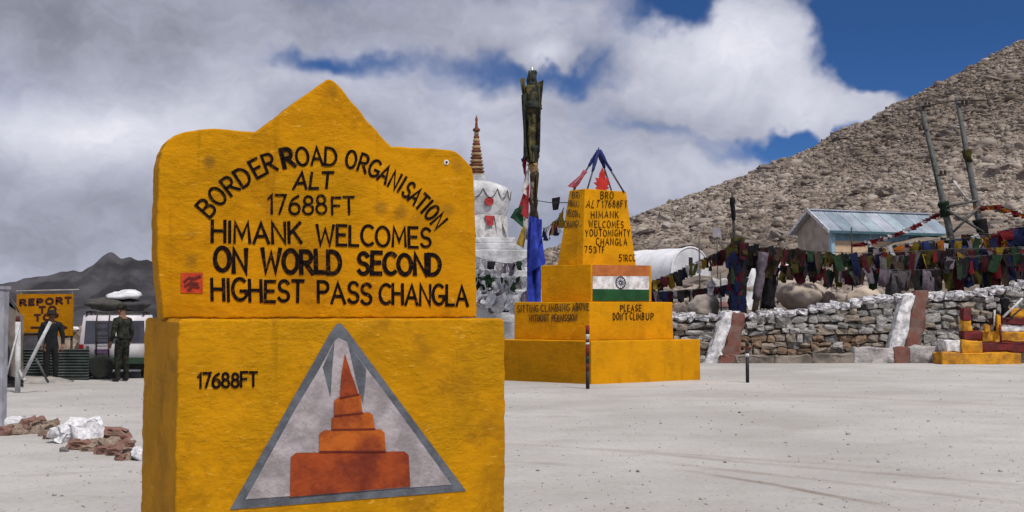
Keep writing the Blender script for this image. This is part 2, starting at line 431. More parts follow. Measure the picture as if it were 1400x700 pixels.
# ------------------------------------------------------------------ hand-painted stroke lettering
def arc(cx, cy, rx, ry, a0, a1, n=12):
    return [(cx + rx * math.cos(R(a0 + (a1 - a0) * i / n)), cy + ry * math.sin(R(a0 + (a1 - a0) * i / n))) for i in range(n + 1)]
GL = {
 'A': (.72, [[(0, 0), (.36, 1), (.72, 0)], [(.13, .34), (.59, .34)]]),
 'B': (.58, [[(0, .54), (0, 1), (.28, 1)] + arc(.28, .77, .25, .23, 90, -90) + [(0, .54)], [(0, .54), (.3, .54)] + arc(.3, .27, .28, .27, 90, -90) + [(0, 0), (0, .54)]]),
 'C': (.62, [arc(.38, .5, .38, .5, 52, 308, 16)]),
 'D': (.64, [[(.2, 0), (0, 0), (0, 1), (.2, 1)] + arc(.2, .5, .44, .5, 90, -90, 14)]),
 'E': (.5, [[(.5, 1), (0, 1), (0, 0), (.5, 0)], [(0, .52), (.42, .52)]]),
 'F': (.48, [[(.48, 1), (0, 1), (0, 0)], [(0, .52), (.4, .52)]]),
 'G': (.68, [arc(.38, .5, .38, .5, 52, 330, 16) + [(.7, .42), (.42, .42)]]),
 'H': (.6, [[(0, 0), (0, 1)], [(.6, 0), (.6, 1)], [(0, .52), (.6, .52)]]),
 'I': (.06, [[(.03, 0), (.03, 1)]]),
 'K': (.58, [[(0, 0), (0, 1)], [(.56, 1), (.02, .42)], [(.2, .6), (.6, 0)]]),
 'L': (.46, [[(0, 1), (0, 0), (.46, 0)]]),
 'M': (.74, [[(0, 0), (.06, 1), (.37, .25), (.68, 1), (.74, 0)]]),
 'N': (.62, [[(0, 0), (0, 1), (.62, 0), (.62, 1)]]),
 'O': (.74, [arc(.37, .5, .37, .5, 90, 450, 22)]),
 'P': (.54, [[(0, 0), (0, 1), (.28, 1)] + arc(.28, .74, .26, .26, 90, -90) + [(0, .48)]]),
 'R': (.58, [[(0, 0), (0, 1), (.28, 1)] + arc(.28, .74, .26, .26, 90, -90) + [(0, .48)], [(.22, .48), (.6, 0)]]),
 'S': (.54, [arc(.28, .745, .25, .255, 30, 270, 12) + arc(.27, .245, .27, .245, 80, -155, 12)]),
 'T': (.58, [[(0, 1), (.58, 1)], [(.29, 1), (.29, 0)]]),
 'U': (.6, [[(0, 1), (0, .3)] + arc(.3, .3, .3, .3, 180, 360) + [(.6, 1)]]),
 'V': (.66, [[(0, 1), (.33, 0), (.66, 1)]]),
 'W': (.9, [[(0, 1), (.2, 0), (.45, .8), (.7, 0), (.9, 1)]]),
 'Y': (.62, [[(0, 1), (.31, .48), (.62, 1)], [(.31, .48), (.31, 0)]]),
 '1': (.2, [[(0, .8), (.17, 1), (.17, 0)]]),
 '3': (.52, [arc(.25, .755, .25, .245, 145, -90, 12) + arc(.25, .255, .28, .255, 90, -145, 12)]),
 '5': (.52, [[(.5, 1), (.08, 1), (.04, .56)] + arc(.25, .31, .28, .31, 110, -140, 12)]),
 '6': (.54, [[(.46, .98)] + arc(.42, .3, .42, .62, 110, 180, 8) + arc(.27, .29, .27, .29, 180, 540, 18)]),
 '7': (.52, [[(0, 1), (.52, 1), (.18, 0)]]),
 '8': (.54, [arc(.27, .765, .22, .235, -90, 270, 16), arc(.27, .27, .27, .27, 90, 450, 16)]),
 "'": (.08, [[(.06, 1), (.02, .8)]]),
 '-': (.5, [[(0, .45), (.5, .45)]]),
}
def ribbon(pts, hw, to3, depth, vs, fs):
    """one brush stroke: mitred band of half-width hw (in real units) along 3-D points in a plane"""
    clean = [pts[0]]
    for p in pts[1:]:
        if (p - clean[-1]).length > 1e-6: clean.append(p)
    pts = clean
    n = len(pts)
    if n < 2: return
    closed = (pts[0] - pts[-1]).length < 1e-5
    base = len(vs)
    for i, p in enumerate(pts):
        if closed and i in (0, n - 1): d0 = pts[-1] - pts[-2]; d1 = pts[1] - pts[0]
        else:
            d0 = p - pts[i - 1] if i > 0 else pts[1] - pts[0]
            d1 = pts[i + 1] - p if i < n - 1 else p - pts[i - 1]
        d0 = d0.normalized(); d1 = d1.normalized()
        tn = d0 + d1
        if tn.length < 1e-4: tn = d0
        tn.normalize()
        nm = Vector((-tn.y, tn.x)); co = max(0.45, abs(nm.dot(Vector((-d0.y, d0.x)))))
        h = hw / co
        q = p.copy()
        if not closed:
            if i == 0: q = p - d1 * hw * 0.8
            if i == n - 1: q = p + d0 * hw * 0.8
        wv = 1 + 0.16 * mnoise.noise(Vector((p.x * 37, p.y * 37, depth * 900)))
        vs.append(to3(q + nm * h * wv, depth)); vs.append(to3(q - nm * h * wv, depth))
    for i in range(n - 1):
        a = base + 2 * i
        fs.append((a, a + 1, a + 3, a + 2))

class Plane:
    """a flat face: origin, two unit axes, outward normal; pixels of the photo are met with it to find where paint sits"""
    def __init__(s, o, ex, ez, n): s.o = o; s.ex = ex; s.ez = ez; s.n = n
    def uv(s, u, v):
        p = hit(u, v, s.o, s.n) - s.o
        return Vector((p.dot(s.ex), p.dot(s.ez)))
    def to3(s, q, d): return s.o + s.ex * q.x + s.ez * q.y + s.n * d
def glyph(ch, mapf, hw, pl, d, vs, fs, k):
    wd, strokes = GL[ch]
    for j, stv in enumerate(strokes):
        ribbon([mapf(x, y) for x, y in stv], hw, pl.to3, d + (k * 3 + j) % 7 * d * 0.06, vs, fs)
def text_line(pl, s, bl, br, tl, hw, d, vs, fs, gap=0.2, jit=0.03):
    """string painted from pixel bl to br on the baseline, letter tops at tl"""
    b0, b1, t0 = pl.uv(*bl), pl.uv(*br), pl.uv(*tl)
    ex = b1 - b0; ey = t0 - b0
    H = ey.length
    adv = [(GL[c][0] if c != ' ' else 0.42) for c in s]
    tot = sum(adv) + gap * (len(s) - 1)
    xs = 0.0
    for k, c in enumerate(s):
        if c != ' ':
            jy = random.uniform(-jit, jit); js = 1 + random.uniform(-jit, jit); sh = random.uniform(-jit, jit)
            x0 = xs
            glyph(c, lambda x, y: b0 + ex * ((x0 + x + sh * y) / tot) + ey * (jy + y * js), hw, pl, d, vs, fs, k)
        xs += adv[k] + gap
def paint_obj(name, vs, fs, m, parent, base):
    return obj(name, mesh(name, rel(vs, base), fs), m, parent)
def patch(pl, px, d, vs, fs):
    """flat painted area with its corners given as photo pixels on the face"""
    b = len(vs)
    for q in px: vs.append(pl.to3(pl.uv(*q), d))
    fs.append(tuple(range(b, b + len(px))))

# ================================================================== the setting
def lerp_tab(x, tab):
    if x <= tab[0][0]: return tab[0][1]
    for (a, ya), (b, yb) in zip(tab, tab[1:]):
        if x <= b: 
            f = (x - a) / (b - a); f = f * f * (3 - 2 * f) * 0.35 + f * 0.65
            return ya + (yb - ya) * f
    return tab[-1][1]
def gz(x, y):
    """height of the dusty lot"""
    z = 0.02 * mnoise.noise(Vector((x * 0.35, y * 0.35, 0))) + 0.012 * mnoise.noise(Vector((x * 1.3, y * 1.3, 4)))
    if y > 31 and x < -2: z -= (y - 31) * 0.16 * min(1, (-2 - x) / 5.0)
    return max(z, -60)
def graded(a, b, fine0, fine1, step, far=1.35):
    xs = list(np.arange(fine0, fine1 + 1e-6, step))
    s = step; x = fine0
    left = []
    while x > a: s *= far; x -= s; left.append(max(x, a))
    s = step; x = fine1; right = []
    while x < b: s *= far; x += s; right.append(min(x, b))
    return left[::-1] + xs + right
gx = graded(-4000, 4000, -16, 18, 0.4); gy = graded(-2000, 6000, 7, 40, 0.4)
gv = [(x, y, gz(x, y)) for y in gy for x in gx]
nx = len(gx)
gf = [(j * nx + i, j * nx + i + 1, (j + 1) * nx + i + 1, (j + 1) * nx + i) for j in range(len(gy) - 1) for i in range(nx - 1)]
ground = tag(obj('ground', mesh('ground', gv, gf, True), ground_mat()), 'pale grey dusty ground of the open lot', kind='structure')

# hillside and the terrace behind the retaining wall
WALL_Y = 35.6
BASE_T = [(2.4, -0.15), (4.0, 1.25), (8, 1.42), (10.3, 1.70), (11.6, 1.92), (14, 2.0), (16.2, 2.35), (22, 2.9), (60, 6)]
_sil = [(560, 428), (650, 385), (750, 338), (865, 295), (950, 267), (1000, 247), (1100, 209), (1150, 182), (1230, 140), (1300, 101), (1400, 54), (1600, -40), (1900, -150), (2400, -260)]
RIDGE = [(P(u, v, 100).x, P(u, v, 100).z) for u, v in _sil]
def hz(x, y, fine=True):
    b = lerp_tab(x, BASE_T)
    tt = (y - 46.0) / 54.0
    r = max(0.0, lerp_tab(x, RIDGE) - b)
    if tt <= 0: z = b
    elif tt <= 1: z = b + r * (tt ** 1.06)
    else: z = b + r - (y - 100) * 0.30
    if fine:
        k = min(1, max(0, (y - 40) / 8))
        z += k * (0.55 * mnoise.noise(Vector((x * 0.09, y * 0.09, 3))) + 0.34 * mnoise.noise(Vector((x * 0.33, y * 0.33, 9))) + .16 * mnoise.noise(Vector((x * 1.1, y * 1.1, 4))))
        z += 0.05 * mnoise.noise(Vector((x * 0.9, y * 0.9, 2)))
    return z
hx = list(np.arange(-16, 62, 0.6)) + list(np.arange(62, 150, 4)); hy = list(np.arange(WALL_Y, 106, 0.6)) + list(np.arange(106, 170, 4))
hv = [(x, y, hz(x, y)) for y in hy for x in hx]; nx = len(hx)
hf = [(j * nx + i, j * nx + i + 1, (j + 1) * nx + i + 1, (j + 1) * nx + i) for j in range(len(hy) - 1) for i in range(nx - 1)]
M_SOIL = mat('scree_soil', (0.215, 0.172, 0.138), 0.95, 0.35, 0.8, 0.7, bscale=3.0, dist=0.2)
hill = tag(obj('hillside', mesh('hillside', hv, hf, True), M_SOIL), 'bare brown hillside rising behind the terrace', kind='structure')

M_SCREE = tint_mat('scree_rock', (0.12, 0.094, 0.074), (0.265, 0.218, 0.180), (0.42, 0.360, 0.305))
N = 85000
px_ = rng.uniform(-6, 60, N * 2); py_ = 46.5 + 57 * rng.uniform(0, 1, N * 2) ** 0.9
keep = (px_ < py_ * 0.47 + 3) & (px_ > py_ * 0.02 - 2)
px_, py_ = px_[keep][:N], py_[keep][:N]
sz = np.clip(rng.lognormal(-1.75, 0.6, len(px_)), 0.07, 1.1)
def clear_spots(x, y):
    return (abs(x - 9.0) < 3.2 and 55 < y < 68) or (15 < x < 25.5 and 54.5 < y < 64)
ok = np.array([not clear_spots(a, b) for a, b in zip(px_, py_)])
px_, py_, sz = px_[ok], py_[ok], sz[ok]
pz_ = np.array([hz(a, b) for a, b in zip(px_, py_)]) - sz * 0.07
scree = obj('scree', scatter_mesh('scree', np.stack([px_, py_, pz_], 1), sz, np.clip(0.5 + .48 * np.array([mnoise.noise(Vector((a * .07, b * .05, 2))) + .6 * mnoise.noise(Vector((a * .3, b * .2, 8))) for a, b in zip(px_, py_)]) + rng.normal(0, 0.20, len(px_)), 0, 1), (1.15, 1.0, 0.62)), M_SCREE)
tag(scree, 'loose brown and grey rock debris covering the hillside', 'scree', kind='stuff')
M_BOULDER = [mat('boulder_%d' % i, c, 0.92, 0.4, 2.0, 0.6, dist=0.08) for i, c in enumerate([(0.24, 0.20, 0.175), (0.17, 0.14, 0.122), (0.32, 0.28, 0.25), (0.22, 0.175, 0.145)])]
for i in range(130):
    for _ in range(30):
        y = random.uniform(50, 99); x = random.uniform(y * 0.06, y * 0.455)
        if not clear_spots(x, y): break
    s = random.uniform(0.5, 1.3)
    o = obj('boulder', with_mat(random.choice(ROCK_ME), random.choice(M_BOULDER)), None, None, (x, y, hz(x, y)),
            (random.uniform(-.3, .3), random.uniform(-.3, .3), random.uniform(0, 6.28)), (s * 1.4, s, s * 0.55))
    tag(o, 'weathered grey-brown boulder lying among the scree on the bare hillside', 'boulder', 'boulders among the hillside scree')

# dark mountain beyond the pass, far left
def mz(x, y):
    u = 700 + x / y * F
    prof = lerp_tab(u, [(-900, 400), (-300, 392), (0, 386), (30, 381), (60, 374), (110, 371), (132, 362), (150, 351), (165, 354), (180, 348), (196, 357), (230, 362), (330, 372), (450, 390), (620, 415), (900, 440)])
    return (425 - prof) / F * y + 1.6
M_MTN = mat('dark_mountain_rock', (0.062, 0.058, 0.065), 0.95, 0.6, 0.03, 0.8, bscale=0.06, dist=6.0)
mv, mf = [], []
mu = list(np.arange(-900, 900, 4)); rows = 34
for j in range(rows):
    f = j / (rows - 1)
    for u in mu:
        y = 430 + 270 * f
        x = (u - 700) / F * y
        top = mz((u - 700) / F * 700, 700)
        z = -70 + (top + 70) * (f ** 0.8)
        z += 14 * (1 - f) * mnoise.noise(Vector((x * 0.012, y * 0.02, 1))) * min(1, f * 4) + 5 * mnoise.noise(Vector((x * 0.05, y * 0.05, 5))) + 3 * mnoise.noise(Vector((x * 0.14, y * 0.14, 2)))
        mv.append((x, y, z))
b0 = len(mv)
for u in mu: mv.append(((u - 700) / F * 980, 980, -70))
n_ = len(mu)
for j in range(rows):
    for i in range(n_ - 1): mf.append((j * n_ + i, j * n_ + i + 1, (j + 1) * n_ + i + 1, (j + 1) * n_ + i))
tag(obj('mountain', mesh('mountain', mv, mf, True), M_MTN), 'dark distant mountain ridge at the far left', kind='structure')

# pebbles on the lot
N = 6000
py_ = 8 + 28 * rng.uniform(0, 1, N) ** 1.3; px_ = rng.uniform(-0.5, 0.5, N) * py_
sz = np.clip(rng.lognormal(-4.55, 0.55, N), 0.005, 0.055)
pz_ = np.array([gz(a, b) for a, b in zip(px_, py_)]) + sz * 0.15
M_PEB = tint_mat('pebble_stone', (0.18, 0.16, 0.145), (0.36, 0.34, 0.32), (0.5, 0.48, 0.46))
tag(obj('pebbles', scatter_mesh('pebbles', np.stack([px_, py_, pz_], 1), sz, np.clip(rng.normal(0.5, 0.25, N), 0, 1)), M_PEB),
    'small loose pebbles strewn over the dusty lot', 'pebbles', kind='stuff')

# ================================================================== the big welcome sign in front
YAW = R(25)
EX = Vector((math.cos(YAW), math.sin(YAW), 0)); EN = Vector((math.sin(YAW), -math.cos(YAW), 0)); EZ = Vector((0, 0, 1))
FL = P(244, 437, 4.5); TOPZ = FL.z; FL.z = 0
bpl = Plane(FL, EX, EZ, EN)
BW = bpl.uv(690, 436).x; BD = 1.02
SB = 0.33                                                    # set-back of the upper slab
SO = FL - EN * SB
spl = Plane(SO, EX, EZ, EN)
sign = thing('welcome_sign', FL, 'big yellow welcome sign slab on a block, painted with a grey triangle and stupa', 'sign')
SIGN_SPOTS = []
for (u, v, r, a) in [(286, 222, .045, .7), (392, 212, .05, .75), (520, 285, .05, .5), (548, 292, .05, .5), (262, 356, .035, .5), (612, 285, .05, .45), (455, 125, .04, .4), (625, 225, .05, .4), (262, 320, .03, .35)]:
    p = spl.to3(spl.uv(u, v), 0) - FL; SIGN_SPOTS.append((p.x, p.y, p.z, r, a))
M_SLAB = yellow_mat('yellow_slab_paint', (0.575, 0.252, 0.003), (0.37, 0.156, 0.004), SIGN_SPOTS, 2.2)
M_BLOCK = yellow_mat('yellow_block_paint', (0.565, 0.255, 0.004), (0.33, 0.150, 0.007), (), 2.6, 1.3)

def rough_slab(name, outline, pl, thick, bev, m, parent, base, jit=0.004):
    """thick slab cast from a hand-shaped outline: rounded arrises, edges a little wavy"""
    pts = []
    for i, p in enumerate(outline):
        q = outline[(i + 1) % len(outline)]
        k = max(1, int((q - p).length / 0.014))
        for j in range(k):
            a = p.lerp(q, j / k)
            a = a + (Vector((mnoise.noise(Vector((a.x * 14, a.y * 14, 1))), mnoise.noise(Vector((a.x * 14, a.y * 14, 6))))) + Vector((mnoise.noise(Vector((a.x * 45, a.y * 45, 1))), mnoise.noise(Vector((a.x * 45, a.y * 45, 6))))) * .5) * jit
            pts.append(a)
    n = len(pts)
    nrm = []
    for i in range(n):
        dv = (pts[(i + 1) % n] - pts[i - 1]); nrm.append(Vector((dv.y, -dv.x)).normalized())   # outline ccw -> outward
    rings = []
    for a in (90, 60, 30, 0): rings.append((bev * (1 - math.cos(R(a))), -bev * (1 - math.sin(R(a)))))
    rings.append((0, -thick * 0.5))
    for a in (0, 45, 90): rings.append((bev * (1 - math.cos(R(a))), -thick + bev * (1 - math.sin(R(a)))))
    vs, fs = [], []
    for (ins, dep) in rings:
        for i in range(n): vs.append(pl.to3(pts[i] - nrm[i] * ins, dep))
    for r in range(len(rings) - 1):
        for i in range(n): fs.append((r * n + i, (r + 1) * n + i, (r + 1) * n + (i + 1) % n, r * n + (i + 1) % n))
    fs.append(tuple(range(n))); fs.append(tuple((len(rings) - 1) * n + i for i in range(n - 1, -1, -1)))
    return obj(name, mesh(name, rel(vs, base), fs), m, parent)
ol = [(0, -0.05), (BW, -0.05), (BW - .004, .6), (BW + .004, 1.0), (BW, TOPZ - 0.012), (BW - .012, TOPZ), (0.012, TOPZ), (0, TOPZ - 0.012), (-.004, .9)]
rough_slab('block', [Vector(p) for p in ol], bpl, BD, 0.009, M_BLOCK, sign, FL, .006)
so_px = [(652, 437), (651, 337), (649, 262), (645, 230), (631, 213), (611, 204), (571, 202), (536, 200.5), (520, 184), (488, 147), (461, 115), (450, 109), (437, 117), (401, 142), (361, 172),
         (350, 180), (314, 177), (272, 177), (243, 184), (226, 197), (218, 219), (216, 286), (216, 368), (223, 437)]
sol = [spl.uv(u, v) for u, v in so_px]; sol[0].y = TOPZ + 0.003; sol[-1].y = TOPZ + 0.003
def smooth_outline(o, sharp, k=5):
    out = []; n = len(o)
    for i in range(n):
        p1, p2 = o[i], o[(i + 1) % n]
        if i == n - 1: out.append(p1); continue
        p0 = o[i - 1] if (i not in sharp and i > 0) else p1 - (p2 - p1) * .5
        p3 = o[(i + 2) % n] if ((i + 1) not in sharp and i + 2 < n) else p2 + (p2 - p1) * .5
        for j in range(k):
            f = j / k
            out.append(.5 * ((2 * p1) + (p2 - p0) * f + (2 * p0 - 5 * p1 + 4 * p2 - p3) * f * f + (3 * p1 - p0 - 3 * p2 + p3) * f ** 3))
    return out
sol = smooth_outline(sol, {0, 7, 15, 23})
rough_slab('slab', sol, spl, 0.17, 0.009, M_SLAB, sign, FL, .006)

D = 0.003
vs, fs = [], []
arcl = [('B', 282, 284), ('O', 297, 268), ('R', 314, 253.5), ('D', 332, 242), ('E', 351, 230), ('R', 368, 222.5), ('R', 393, 216), ('O', 413, 214), ('A', 433, 213.5), ('D', 452, 214.5),
        ('O', 480, 218), ('R', 497, 223), ('G', 512, 230), ('A', 526, 238), ('N', 539.5, 246.5), ('I', 549.5, 252), ('S', 558.5, 259.5), ('A', 568, 268), ('T', 577, 276), ('I', 583.5, 282.5), ('O', 590.5, 290.5), ('N', 600, 302.5)]
cen = [spl.uv(u, v) for _, u, v in arcl]
for k, (c, u, v) in enumerate(arcl):
    a = cen[max(0, k - 1)]; b = cen[min(len(cen) - 1, k + 1)]
    tg = (b - a).normalized(); up = Vector((-tg.y, tg.x))
    h = 0.078; wd = GL[c][0]
    ws = {'O': .92, 'A': .9}.get(c, 1.0) * (1.0 if k < 10 else 0.84 if k < 14 else 0.72)
    cc = cen[k]
    glyph(c, lambda x, y: cc + tg * ((x - wd / 2) * h * ws) + up * ((y - 0.5) * h), 0.0062 if k != 6 else 0.0095, spl, D, vs, fs, k)
paint_obj('lettering', vs, fs, M_BLACK, sign, FL)['label'] = 'arched black words BORDER ROAD ORGANISATION'
lines = [('ALT', [('ALT', (401, 258), (453, 257), (404, 236))], .0064),
         ('17688 FT', [('17688', (367, 292), (446, 292.5), (367, 266.5)), ('FT', (454, 292.5), (484, 293), (454, 270))], .0056),
         ('HIMANK WELCOMES', [('HIMANK', (290, 331), (411, 332), (290, 303)), ('WELCOMES', (433, 334.5), (588, 338), (433, 307.5))], .0068),
         ('ON WORLD SECOND', [('ON', (294, 370.5), (336, 371), (294, 340)), ('WORLD', (358, 371.5), (465, 373.5), (358, 341.5)), ('SECOND', (490, 374), (601, 376), (490, 346))], .0098),
         ('HIGHEST PASS CHANGLA', [('HIGHEST', (290, 410), (414, 412.5), (290, 381)), ('PASS', (435, 413), (507, 415), (435, 385.5)), ('CHANGLA', (519, 415), (639, 417), (519, 388)) ], .0072)]
for nm, words, hw in lines:
    for (s_, bl, br, tl) in words:
        vs, fs = [], []
        text_line(spl, s_, bl, br, tl, hw, D, vs, fs)
        paint_obj('lettering', vs, fs, M_BLACK, sign, FL)['label'] = 'black painted word ' + s_
vs, fs = [], []
text_line(bpl, '17688FT', (271, 530), (351, 528), (271, 511), .0052, D, vs, fs)
paint_obj('lettering', vs, fs, M_BLACK, sign, FL)['label'] = 'small black figures 17688FT on the block'
# red sticker with dark mark, white fixing washer
vs, fs = [], []; patch(spl, [(247, 400.5), (277, 401), (277, 373), (247, 373)], D, vs, fs)
stk = paint_obj('sticker', vs, fs, mat('red_sticker', (0.50, 0.045, 0.012), 0.6, .35, 25, 0.1), sign, FL)
vs, fs = [], []
for q in ([(252, 385), (258, 380), (266, 381), (273, 378)], [(253, 391), (260, 386), (270, 388)], [(258, 396), (263, 391), (271, 393)], [(262, 380), (260, 394)]):
    ribbon([spl.uv(*p) for p in q], .005, spl.to3, D * 2 + len(vs) * 1e-5, vs, fs)
paint_obj('sticker_mark', vs, fs, mat('sticker_ink', (0.11, 0.012, 0.01), 0.7, .2, 9, 0), stk, FL)
c0 = spl.uv(610, 222)
for r, mm, dd, nm in ((.0125, M_WHITE, .004, 'washer'), (.0052, M_BLACK, .008, 'bolt')):
    ring = [spl.to3(c0 + Vector((math.cos(a), math.sin(a))) * r, dd) for a in np.linspace(0, 2 * math.pi, 17)[:-1]]
    back = [p - EN * dd for p in ring]
    paint_obj(nm, ring + back, [tuple(range(16))] + [((i + 1) % 16, i, 16 + i, 16 + (i + 1) % 16) for i in range(16)], mm, sign, FL)
# triangle emblem with the stupa
def c2(x, y): return (180 + x / 2.5, 420 + y / 2.5)
M_GREYP = mat('blue_grey_paint', (0.115, 0.125, 0.145), 0.7, 0.3, 14, 0.3)
M_PALE = mat('pale_pinkish_paint', (0.38, 0.335, 0.345), 0.8, 0.3, 9, 0.4)
M_ORANGE = mat('orange_red_paint', (0.30, 0.050, 0.008), 0.8, 0.3, 7, 0.4, col2=(0.16, 0.022, 0.008))
M_ORANGE2 = mat('orange_paint', (0.40, 0.092, 0.008), 0.8, 0.4, 7, 0.4, col2=(0.22, 0.036, 0.008))
def ptch(name, groups, d, m, parent=sign, label=None):
    vs, fs = [], []
    for i, g in enumerate(groups): patch(bpl, [c2(*q) for q in g], d + i * 4e-4, vs, fs)
    o = paint_obj(name, vs, fs, m, parent, FL)
    if label: o['label'] = label
    return o
emb = ptch('emblem', [[(335, 692), (1142, 628), (735, 78), (712, 54), (700, 58), (680, 84)]], .003, M_GREYP, label='grey painted triangle border')
ptch('emblem_field', [[(388, 656), (1092, 606), (860, 285), (800, 208), (735, 118), (706, 104), (690, 118), (640, 212), (560, 345)]], .005, M_PALE, emb)
ptch('emblem_spikes', [[(692, 116), (684, 215), (678, 306), (668, 268), (652, 204)], [(738, 122), (800, 212), (797, 262), (789, 326), (776, 288), (757, 210)]], .0065, M_GREYP, emb)  # grey paint spikes inside the top of the triangle
ptch('painted_stupa', [[(540, 648), (950, 612), (945, 505), (930, 492), (735, 494), (560, 497), (542, 512)],
                       [(709, 310), (774, 297), (748, 225), (727, 158), (716, 225)]], .008, M_ORANGE, emb, 'red-orange painted stupa spire and base')
ptch('painted_stupa_step', [[(638, 490), (866, 489), (862, 428), (850, 417), (740, 420), (655, 420), (640, 432)],
                            [(681, 416), (829, 414), (822, 368), (810, 358), (695, 370), (682, 378)], [(690, 371), (786, 360), (780, 297), (735, 303), (700, 310), (690, 320)]], .0095, M_ORANGE2, emb)
ptch('painted_outline', [[(640, 490), (866, 489), (866, 494), (640, 495)], [(682, 415), (830, 413), (830, 418), (682, 420)], [(690, 369), (788, 358), (788, 362), (690, 374)], [(708, 308), (776, 295), (776, 299), (708, 313)]], .0115, mat('dark_red_line_paint', (0.14, 0.014, 0.01), .7, .3, 9, 0), emb)

# ================================================================== the stepped monument
NB = P(808, 521, 25.0); NB.z = 0
mon = thing('monument', NB, 'stepped yellow concrete monument with painted national flag and tapering top', 'monument')
M_MON = yellow_mat('yellow_monument_paint', (0.64, 0.278, 0.004), (0.43, 0.19, 0.006), (), 0.9, 0.9)
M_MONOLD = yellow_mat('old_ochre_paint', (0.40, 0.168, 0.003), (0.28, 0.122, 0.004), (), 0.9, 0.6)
M_FADED = mat('faded_black_lettering', (0.085, 0.045, 0.010), 0.7, 0.4, 9, 0)
def tier(near, right, left, zb, zt, tnear=None, tright=None, tleft=None, name='tier', wob=0.009):
    def xy(u, Y): p = P(u, 425, Y); return Vector((p.x, p.y, 0))
    n, r, l = xy(*near), xy(*right), xy(*left); b = r + l - n
    if tnear: n2, r2, l2 = xy(*tnear), xy(*tright), xy(*tleft); b2 = r2 + l2 - n2
    else: n2, r2, l2, b2 = n, r, l, b
    Z = Vector((0, 0, 1))
    pts = [n + Z * zb, r + Z * zb, b + Z * zb, l + Z * zb, n2 + Z * zt, r2 + Z * zt, b2 + Z * zt, l2 + Z * zt]
    bm = hexa(bmesh.new(), rel(pts, NB), 0.02, 2, cuts=9, wob=wob, wsc=2.3)
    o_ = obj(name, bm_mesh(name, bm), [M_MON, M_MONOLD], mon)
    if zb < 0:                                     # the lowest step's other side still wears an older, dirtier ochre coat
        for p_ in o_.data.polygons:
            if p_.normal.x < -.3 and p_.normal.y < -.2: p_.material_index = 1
    def face(a, bb, c):        # plane through bottom a-bb and top point c
        ex = (bb - a).normalized(); n_ = ex.cross(c - a).normalized(); ez = n_.cross(ex)
        if n_.y > 0: n_ = -n_
        return Plane(a, ex, ez, n_)
    return face(pts[0], pts[1], pts[4]), face(pts[3], pts[0], pts[7])
z1 = P(808, 466, 25.2).z; z2 = P(808, 412.5, 25.6).z; z3 = P(808, 361, 26).z; z4 = P(800, 258, 26.6).z
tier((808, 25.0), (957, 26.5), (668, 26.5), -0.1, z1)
r2f, l2f = tier((806, 25.5), (920, 26.7), (703, 26.7), z1, z2)
r3f, l3f = tier((808, 26.0), (891, 26.9), (740, 26.9), z2, z3)
r4f, l4f = tier((797, 26.35), (870, 27.1), (762, 26.95), z3, z4, (800, 26.6), (857, 27.2), (779, 27.0), 'obelisk')
DM = 0.012
def mtext(pl, items, hw, m, lab):
    vs, fs = [], []
    for (s_, bl, br, tl) in items: text_line(pl, s_, bl, br, tl, hw, DM, vs, fs, gap=0.42, jit=0.05)
    o = paint_obj('lettering', vs, fs, m, mon, NB); o['label'] = lab
M_MBLACK = mat('brown_black_lettering', (0.022, 0.010, 0.006), 0.8, 0.3, 9, 0, spec=.03)
HW = 0.0100
mtext(r4f, [('BRO', (821, 271.5), (838, 272), (821, 262))], HW, M_MBLACK, 'dark lettering BRO')
mtext(r4f, [('ALT', (801, 283.5), (818, 283.5), (803, 274)), ('17688FT', (823, 283.5), (857, 283.5), (823, 274.5))], HW, M_MBLACK, 'dark lettering ALT 17688FT')
mtext(r4f, [('HIMANK', (808, 298), (845, 298), (808, 289))], HW, M_MBLACK, 'dark lettering HIMANK')
mtext(r4f, [('WELCOMES', (805, 311), (852, 311), (805, 302))], HW, M_MBLACK, 'dark lettering WELCOMES')
mtext(r4f, [('YOU', (800, 323), (816, 323), (800, 314)), ('TO', (819, 323), (829, 323), (819, 314)), ('MIGHTY', (831, 323), (861, 323), (831, 314))], HW, M_MBLACK, 'dark lettering YOU TO MIGHTY')
mtext(r4f, [('CHANGLA', (815, 335), (857, 335), (815, 326))], HW, M_MBLACK, 'dark lettering CHANGLA')
mtext(r4f, [('753', (799, 345.5), (815, 345.5), (799, 337)), ('TF', (818, 345.5), (826, 345.5), (818, 337))], HW, M_MBLACK, 'dark lettering 753 TF')
mtext(r4f, [('51', (846, 357), (853, 357), (846, 348.5)), ('RCC', (855, 357), (868, 357), (855, 348.5))], HW, M_MBLACK, 'dark lettering 51 RCC')
mtext(l4f, [('BRO', (783, 271), (797, 272), (783, 263)), ('HIMANK', (778, 282), (797, 284), (778, 274)), ('WELCOMES', (775, 296), (797, 297), (775, 287)), ('CHANGLA', (772, 311), (797, 311), (772, 302))], 0.011, M_FADED, 'faded lettering on the shaded side')
mtext(l2f, [('SITTING', (708, 427), (736, 426.5), (708, 418)), ('CLIMBING', (740, 426.5), (779, 425), (740, 417)), ('ABOVE', (783, 425), (805, 424), (783, 415.5))], .012, M_FADED, 'faded lettering line on the lower tier')
mtext(l2f, [('WITHOUT', (724, 440), (751, 439.5), (724, 431)), ('PERMISSION', (755, 439.5), (789, 438.5), (755, 431))], .012, M_FADED, 'faded lettering WITHOUT PERMISSION')
mtext(r2f, [('PLEASE', (848, 425.5), (876, 425.5), (848, 417))], .0105, M_MBLACK, 'dark lettering PLEASE')
mtext(r2f, [("DON'T", (838, 437), (857, 437), (838, 428)), ('CLIMB', (861, 437), (880, 437), (861, 428)), ('UP', (883, 437), (893, 437), (883, 428))], .0105, M_MBLACK, "dark lettering DON'T CLIMB UP")
